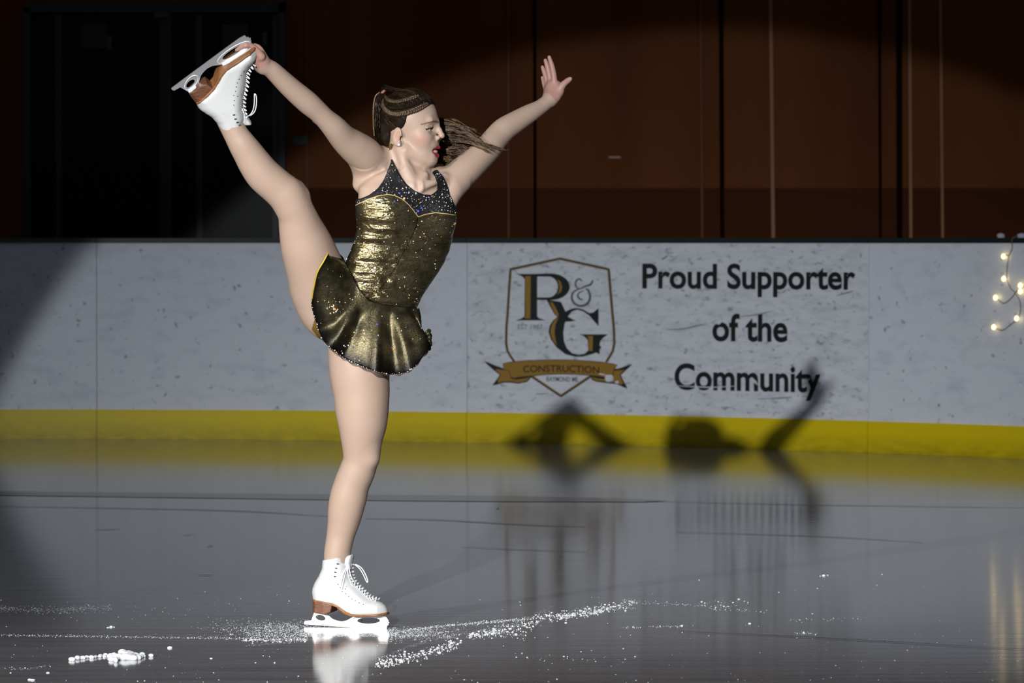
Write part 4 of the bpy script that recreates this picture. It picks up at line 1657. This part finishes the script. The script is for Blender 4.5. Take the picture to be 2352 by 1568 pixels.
# bindings: yellow at the raised side, sheer dark edge at the hem
q = MB()
q.tube(PF[0:34, -1] + (0, -.001, 0), .0022, 6)
q.build('skirt_binding', mat('binding_yellow', (.50, .36, .03), .45, .2), skirt, True, label='bright yellow edge of the skirt')
q = MB()
nn_ = NU - 34
E = PF[34:, -1]
v_ = []
for i, p in enumerate(E):
    o_ = np.array([0, 0, -.0045 - .002 * math.sin(i * .9)]) if 30 < i < 95 else np.array([-.002, 0, -.001 - .001 * math.sin(i * .9)])
    v_ += [p + (0, -.0006, 0), p + o_ + (0, -.0012 * math.sin(i * .7), 0)]
q.add(v_, [(2 * i, 2 * i + 1, 2 * i + 3, 2 * i + 2) for i in range(nn_ - 1)])
q.build('hem_frill', mat('frill_dark', (.05, .035, .035), .6), skirt, True)
# ruffle at the far side
q = MB()
ruf_pts = [sk(984 + 3 * math.sin(k_ * 1.7), 803 - 46 * k_ / 13, -.03 + .02 * math.sin(k_ * 2.1)) for k_ in range(14)]
q.tube(crom(ruf_pts, 60), np.interp(np.linspace(0, 1, 60), [0, .2, .8, 1], [.003, .008, .007, .003]) * (1 + .35 * np.sin(np.arange(60) * .8)), 8)
q.build('skirt_ruffle', m_skirt, skirt, True)

# gold piping under the yoke is part of the bodice; rhinestones are tiny separate stones
m_rh = mat('rhinestone', (.90, .90, .95), .12, 0, 1.0)
m_rh_w = mat('rhinestone_gold', (.90, .62, .30), .12, 0, 1.0)
m_rh_b = mat('rhinestone_blue', (.10, .12, .75), .12, 0, 1.0)
m_rh_o = mat('rhinestone_orange', (.90, .30, .08), .12, 0, 1.0)
gem_list = []          # (position, radius, colour)
fm = np.where((DV[:, 1] < Y0 - .01))[0]
nrm_ = np.zeros((len(DV), 3))
dress.data.calc_loop_triangles() if hasattr(dress.data, 'calc_loop_triangles') else None
vn = np.zeros(len(DV) * 3)
dress.data.vertices.foreach_get('normal', vn)
vn = vn.reshape(-1, 3)
ys = sdpoly(dp[:, 0], dp[:, 1], YOKE)
yk_idx = fm[(ys[fm] < -2) & (e1[fm] > 3) & (vn[fm, 1] < -.15)]
bd_idx = fm[(ys[fm] > 3) & (vn[fm, 1] < -.15) & (dp[fm, 1] < 700)]


def put(idx, n, r0, r1, pb=.0, po=.0, pw=.3):
    for i in rng.choice(idx, n, replace=False):
        r = M * (r0 + (r1 - r0) * rnd.random() ** 2.5)
        k_ = rnd.random()
        gem_list.append((DV[i] + vn[i] * r * .4, r, 2 if k_ < pb else 3 if k_ < pb + po else 1 if k_ < pb + po + pw else 0))


put(yk_idx, 170, .5, 1.6, .05, .02, .12)
put(bd_idx, 150, .6, 1.7, .01, .03, .55)
PFf = PF[4:-4, 3:-1].reshape(-1, 3)


def put2(n, r0, r1, sel=None):
    pf2 = project(PFf)
    idx = np.arange(len(PFf)) if sel is None else np.where(sdpoly(pf2[:, 0], pf2[:, 1], sel) < 0)[0]
    for i in rng.choice(idx, min(n, len(idx)), replace=False):
        r = M * (r0 + (r1 - r0) * rnd.random() ** 2.5)
        k_ = rnd.random()
        gem_list.append((PFf[i] + (0, -r * .9, 0), r, 2 if k_ < .01 else 3 if k_ < .04 else 1 if k_ < .5 else 0))


put2(130, .6, 1.7)
put2(45, .7, 1.9, [(750, 690), (785, 690), (785, 745), (755, 745)])
put2(60, .7, 1.9, [(765, 755), (850, 755), (830, 830), (780, 810)])
for p in arclen(PF[36:118, -1], 64):
    r = M * (.5 + 1.5 * rnd.random() ** 2)
    p = p + np.array([g(0, .0012), 0, g(0, .001)])
    gem_list.append((p + (0, -.002, 0), r, 0 if rnd.random() < .75 else 1))
for x, y, k_, r in [(960, 485, 2, 3), (968, 478, 2, 2.6), (907, 462, 2, 2.4), (918, 444, 2, 2.6), (769, 711, 3, 2.8), (906, 803, 3, 2.8), (866, 746, 2, 2.4), (862, 614, 0, 3.4), (783, 591, 0, 2.6), (846, 419, 0, 2.0), (929, 455, 1, 3), (912, 432, 1, 2)]:
    src = DV[fm] if y < 680 else PFf
    pr = project(src)
    i = np.argmin((pr[:, 0] - x) ** 2 + (pr[:, 1] - y) ** 2)
    gem_list.append((src[i] + (0, -r * M * .6, 0), r * M, k_))
gem_m = [m_rh, m_rh_w, m_rh_b, m_rh_o]
gem_list.sort(key=lambda q_: -q_[1])
for c_, r, k_ in gem_list[:100]:
    q = MB()
    q.blob(c_, r, 0)
    q.build('rhinestone', gem_m[k_], dress, label=['clear rhinestone', 'amber rhinestone', 'blue rhinestone', 'orange rhinestone'][k_])
q = MB()
mi = []
for c_, r, k_ in gem_list[100:]:
    q.blob(c_, r, 0)
    mi += [k_] * len(BALL[0][1])
rest = mesh_obj('rhinestones', q.v, q.f, gem_m, dress, kind='stuff', label='tiny sparkling rhinestones scattered over the dress')
rest.data.polygons.foreach_set('material_index', mi)

# ------------------------------------------------------------------ skates
K = 1 / (6.533) * M                      # traced skate outline, crop pixels -> metres


def sl_(x, y):
    """outline pixel -> skate plane: x towards the toe, z up from the blade's edge"""
    return ((x - 1400) * K / math.cos(math.radians(17)), (1240 + (x - 220) * .0785 - y) * K)


def L(pts):
    return [sl_(*p) for p in pts]


BOOT = [(515, 262), (600, 252), (720, 235), (745, 228), (790, 230), (826, 250), (850, 300), (880, 350), (895, 420), (905, 500), (930, 570), (975, 645), (1060, 725), (1130, 795), (1200, 860), (1270, 895), (1340, 908),
        (1400, 930), (1450, 975), (1478, 1030), (1492, 1085), (1300, 1104), (1100, 1098), (990, 1085), (900, 1042), (800, 975), (700, 925), (560, 893), (370, 852), (346, 800), (338, 750), (344, 690), (378, 600), (440, 500),
        (488, 385)]
SOLE = [(362, 845), (560, 888), (700, 920), (800, 970), (900, 1037), (990, 1080), (1100, 1093), (1300, 1099), (1500, 1078), (1496, 1116), (1300, 1127), (1120, 1126), (980, 1118), (895, 1088), (815, 1032), (745, 975), (670, 950), (560, 925),
        (370, 880)]
HEEL = [(362, 872), (560, 915), (690, 948), (668, 1052), (570, 1086), (372, 1048)]
TONGUE = [(800, 300), (822, 225), (870, 204), (925, 192), (944, 200), (944, 242), (926, 330), (920, 420), (890, 430), (850, 380)]
RUN = [(216, 1212), (236, 1186), (330, 1180), (347, 1130), (372, 1058), (376, 1047), (470, 1060), (568, 1084), (604, 1118), (655, 1162), (720, 1188), (790, 1203), (860, 1195), (895, 1178), (925, 1162), (985, 1128), (1200, 1131), (1440, 1128),
       (1472, 1150), (1500, 1190), (1512, 1212), (1502, 1218), (1527, 1240), (1505, 1250), (1512, 1272), (1490, 1280), (1484, 1326), (1400, 1332), (1250, 1322), (1000, 1303), (700, 1279), (400, 1255), (222, 1238)]


def el(cx, cy, rx, ry, rot, n=28):
    c, s_ = math.cos(math.radians(rot)), math.sin(math.radians(rot))
    return [(cx + rx * math.cos(a) * c - ry * math.sin(a) * s_, cy + rx * math.cos(a) * s_ + ry * math.sin(a) * c) for a in np.linspace(0, 2 * pi, n, endpoint=False)]


def halfw(x, z):
    """half width of the boot along its length and height"""
    w = np.interp(x, sorted([sl_(q_, 1000)[0] for q_ in (340, 480, 700, 950, 1200, 1380, 1495)]), [.024, .033, .031, .037, .041, .036, .020])
    up_ = np.interp(z, [sl_(800, 1000)[1], sl_(800, 600)[1], sl_(800, 250)[1]], [0, .75, 1])
    return w * (1 - up_) + .0430 * up_


def puffed(poly, D, wfun, res, open_top=None, flat=False):
    P = np.array(L(poly))
    X_ = axis(P[:, 0].min() - .006, P[:, 0].max() + .006, res)
    Z_ = axis(P[:, 1].min() - .006, P[:, 1].max() + .006, res)
    Yg = axis(-.05, .05, res * 1.3)
    xx, zz = np.meshgrid(X_, Z_, indexing='ij')
    d = sdpoly(xx, zz, P)
    if flat:
        h = wfun(xx, zz)
        Fq = np.maximum(np.abs(Yg)[None, :, None] - h[:, None, :], d[:, None, :])
    else:
        din = d
        if open_top is not None:
            Q = np.array(L(open_top))
            din = sdpoly(xx, zz, Q)
        s_ = np.clip(-din / D, 0, 1)
        h = wfun(xx, zz) * np.sqrt(np.maximum(1 - (1 - s_) ** 2, 0))
        Fq = np.maximum(np.abs(Yg)[None, :, None] - h[:, None, :], d[:, None, :])
    V, Fc = surface_nets(Fq.astype(np.float32), X_, Yg, Z_)
    return relax(V, Fc, 2, .5), Fc


BOOT_EXT = [(500, 130), (860, 130), (850, 300)] + BOOT[7:20] + [(1500, 1160), (990, 1180), (880, 1130), (700, 1010), (360, 950)] + BOOT[29:]
boot_geo = puffed(BOOT, .030, halfw, .0017, BOOT_EXT)
sole_geo = puffed(SOLE, .01, lambda x, z: np.interp(x, sorted([sl_(q_, 1000)[0] for q_ in (345, 420, 560, 760, 980, 1200, 1400, 1500)]), [.014, .029, .033, .029, .037, .0415, .034, .012]), .0015, flat=True)
heel_geo = puffed(HEEL, .01, lambda x, z: np.interp(x, sorted([sl_(q_, 1000)[0] for q_ in (355, 420, 560, 680)]), [.012, .027, .030, .029]) - .02 * np.clip(sl_(500, 880)[1] - z, 0, .03), .0015, flat=True)
tong_geo = puffed(TONGUE, .008, lambda x, z: 0 * x + .019, .0016)

m_boot = mat('boot_leather', (.63, .65, .66), .38, 0, .5)
t = NT(m_boot)
mk = t.ramp(t.noise(t.coord('Object'), 75, 2, .5), [(.70, (1, 1, 1)), (.80, (.62, .60, .58))])
t.l(t.mix((.63, .65, .66), mk, .8, 'MULTIPLY'), t.b.inputs['Base Color'])
t.bump(t.noise(t.coord('Object'), 40, 2, .5), .06, .004)
m_sole = mat('sole_tan', (.30, .125, .045), .5)
t = NT(m_sole)
t.l(t.ramp(t.noise(t.coord('Object'), 35, 4, .6), [(.3, (.17, .065, .022)), (.7, (.36, .155, .055))]), t.b.inputs['Base Color'])
m_heel = mat('heel_brown', (.13, .05, .03), .45)
t = NT(m_heel)
t.l(t.ramp(t.noise(t.coord('Object', (1, 1, 8)), 45, 4, .6), [(.3, (.085, .032, .02)), (.7, (.21, .085, .045))]), t.b.inputs['Base Color'])
m_blade = mat('blade_steel', (.72, .74, .78), .30, .75)
m_mount = mat('mount_white', (.78, .80, .83), .35, .25)
m_lace = mat('lace_white', (.80, .81, .84), .7)
m_hook = mat('hook_metal', (.10, .10, .11), .3, 1.0)


def ribbon3(mb, pts, w, th=.0009, side=None):
    """flat lace along a 3D path"""
    mb.tube(pts, w / 2, 6)


def make_skate(origin, xd, zd, label, bend=0.0):
    xd = np.array(xd, float)
    xd /= np.linalg.norm(xd)
    zd = np.array(zd, float)
    zd -= xd * (xd @ zd)
    zd /= np.linalg.norm(zd)
    yd = np.cross(zd, xd)
    R = np.stack([xd, yd, zd], -1)
    o = np.array(origin, float)
    pv = np.array([sl_(560, 700)[0], sl_(560, 700)[1]])

    def T(V):
        V = np.array(V, float)
        if bend:
            w = np.clip((V[:, 2] - sl_(560, 860)[1]) / .085, 0, 1)
            w = (w * w * (3 - 2 * w)) * bend
            c_, s_ = np.cos(w), np.sin(w)
            dx, dz = V[:, 0] - pv[0], V[:, 2] - pv[1]
            V = np.stack([pv[0] + c_ * dx - s_ * dz, V[:, 1], pv[1] + s_ * dx + c_ * dz], -1)
        return (V @ R.T) + o
    s3 = lambda x, y, w=0.0: T([(sl_(x, y)[0], w, sl_(x, y)[1])])[0]
    boot = mesh_obj('ice_skate', T(boot_geo[0]), boot_geo[1], m_boot, person, True, label=label)
    mesh_obj('sole', T(sole_geo[0]), sole_geo[1], m_sole, boot, True)
    mesh_obj('heel', T(heel_geo[0]), heel_geo[1], m_heel, boot, True)
    mesh_obj('tongue', T(tong_geo[0]), tong_geo[1], m_boot, boot, True)
    v, f = extruded([L(RUN), L(el(472, 1142, 76, 40, 16)), L(el(1207, 1200, 172, 46, 1))], .0042)
    mesh_obj('blade', T(v), f, m_blade, boot)
    # mounting plate and raised rim round the opening, at heel and toe
    for nm, (cx, cy, rx, ry, rot), (x0_, x1_, y_, sl2) in (('heel_mount', (490, 1150, 128, 68, 22), (378, 566, 1052, 32)), ('toe_mount', (1215, 1196, 262, 76, 1), (985, 1448, 1127, 2))):
        for sd in (-1, 1):
            q = MB()
            P = np.array([(*sl_(a_, b_), 0) for a_, b_ in el(cx, cy, rx, ry, rot, 40)])
            P = np.stack([P[:, 0], np.full(len(P), sd * .0022), P[:, 1]], -1)
            P = np.vstack([P, P[:1]])
            q.tube(T(P), .0011, 5, False)
            q.build('blade_rim', m_mount, boot, True)
        q = MB()
        a, b = sl_(x0_, y_), sl_(x1_, y_ + sl2)
        n_ = 14
        vv, ff = [], []
        for i in range(n_ + 1):
            tt = i / n_
            hw_ = .0165 * (1 - .5 * abs(2 * tt - 1) ** 3)
            cx_, cz_ = a[0] + (b[0] - a[0]) * tt, a[1] + (b[1] - a[1]) * tt
            for yy, zz in ((-hw_, 0), (hw_, 0), (hw_, .0035), (-hw_, .0035)):
                vv.append((cx_, yy, cz_ + zz))
        for i in range(n_):
            for k_ in range(4):
                c_ = (k_ + 1) % 4
                ff.append((i * 4 + k_, i * 4 + c_, i * 4 + 4 + c_, i * 4 + 4 + k_))
        ff += [(3, 2, 1, 0), tuple(n_ * 4 + k_ for k_ in range(4))]
        q.add(T(vv), ff)
        q.build(nm, m_mount, boot)
    # eyelets and hooks on both flanks
    eye_px = [(900, 700), (915, 770), (962, 812), (1010, 850), (1062, 880), (1118, 912), (1180, 938), (862, 735), (830, 675), (795, 626)]
    hook_px = [(772, 318), (757, 382), (748, 442), (744, 506)]

    def flank(x, y, sd, lift=.0006):
        X_, Z_ = sl_(x, y)
        d_ = -sdpoly(np.array([X_]), np.array([Z_]), np.array(L(BOOT_EXT)))[0]
        s_ = min(max(d_ / .030, 0), 1)
        h_ = float(halfw(np.array([X_]), np.array([Z_]))[0]) * math.sqrt(max(1 - (1 - s_) ** 2, 0))
        return np.array([X_, sd * (h_ + lift), Z_])
    for nm, lst, r_ in (('eyelet', eye_px, .0014), ('lace_hook', hook_px, .0021)):
        for sd in (-1, 1):
            for x, y in lst:
                q = MB()
                c_ = flank(x, y, sd)
                q.blob(T([c_])[0], r_, 1)
                if nm == 'lace_hook':
                    e_ = flank(x + 16, y + 2, sd, .0022)
                    q.tube(T([c_, (c_ + e_) / 2 + (0, sd * .0012, 0), e_]), r_ * .55, 6)
                    q.blob(T([e_])[0], r_ * .8, 1)
                q.build(nm, m_hook, boot, True)
    # lacing: criss-cross along the front, a bow at the top
    q = MB()
    front = arclen(crom([(1330, 905), (1200, 858), (1130, 795), (1060, 728), (985, 655), (935, 585), (908, 510), (898, 430), (880, 355)], 80), 15)
    for i in range(len(front) - 1):
        a, b = sl_(*front[i]), sl_(*front[i + 1])
        nx, nz = -(b[1] - a[1]), (b[0] - a[0])
        ln = math.hypot(nx, nz)
        nx, nz = nx / ln, nz / ln
        for sd in (-1, 1):
            w_ = .017
            p0 = (a[0] - nx * .007, sd * w_, a[1] - nz * .007)
            p1 = ((a[0] + b[0]) / 2 + nx * .0035, 0, (a[1] + b[1]) / 2 + nz * .0035)
            p2 = (b[0] - nx * .007, -sd * w_, b[1] - nz * .007)
            q.tube(T(crom([p0, p1, p2], 9)), .0019, 5)
    for sd in (-1, 1):
        kx = (900, 345)
        for pth in ([(895, 345), (870, 420), (850, 540), (845, 640), (860, 700), (868, 640), (872, 520), (885, 400), (900, 350)], [(905, 350), (930, 420), (975, 540), (1010, 625)],
                    [(900, 350), (905, 430), (940, 560), (985, 690)]) if sd < 0 else ([(905, 345), (950, 360), (1010, 420), (1060, 510), (1115, 630), (1128, 600), (1080, 480), (1030, 400), (960, 350)],
                                                                                       [(905, 345), (895, 440), (880, 560)]):
            P = []
            for i, (x, y) in enumerate(pth):
                X_, Z_ = sl_(x, y)
                yy = sd * (.006 + .020 * math.sin(pi * min(1, i / (len(pth) - 1) * .9)))
                if sd < 0:
                    fl = flank(x, y, sd, .003)[1]
                    yy = min(yy, fl) if x < 950 else yy
                P.append((X_, yy, Z_))
            q.tube(T(crom(P, 30)), .0017, 5)
    q.blob(T([(sl_(900, 348)[0], 0, sl_(900, 348)[1])])[0], .0058, 1)
    q.build('lace', m_lace, boot, True)
    return boot


yaw = math.radians(17)
tail = math.radians(1.6)
xs = np.array([math.cos(yaw) * math.cos(tail), -math.sin(yaw), -math.sin(tail)])
o1 = sk(876, 1445)
o1[2] = -.0016
make_skate(o1, xs, (0, 0, 1), 'white lace-up figure skate standing on the ice')
# raised skate: blade line measured in the photograph, sole turned towards the camera
xr_ = np.array([.811, -.10, .584])
zr_ = .89 * np.array([.584, 0, -.811]) + np.array([0, .46, 0])
o2 = sk(549.5, 87.5, -.39)
make_skate(o2, xr_, zr_, 'white figure skate held overhead by one hand', math.radians(17))
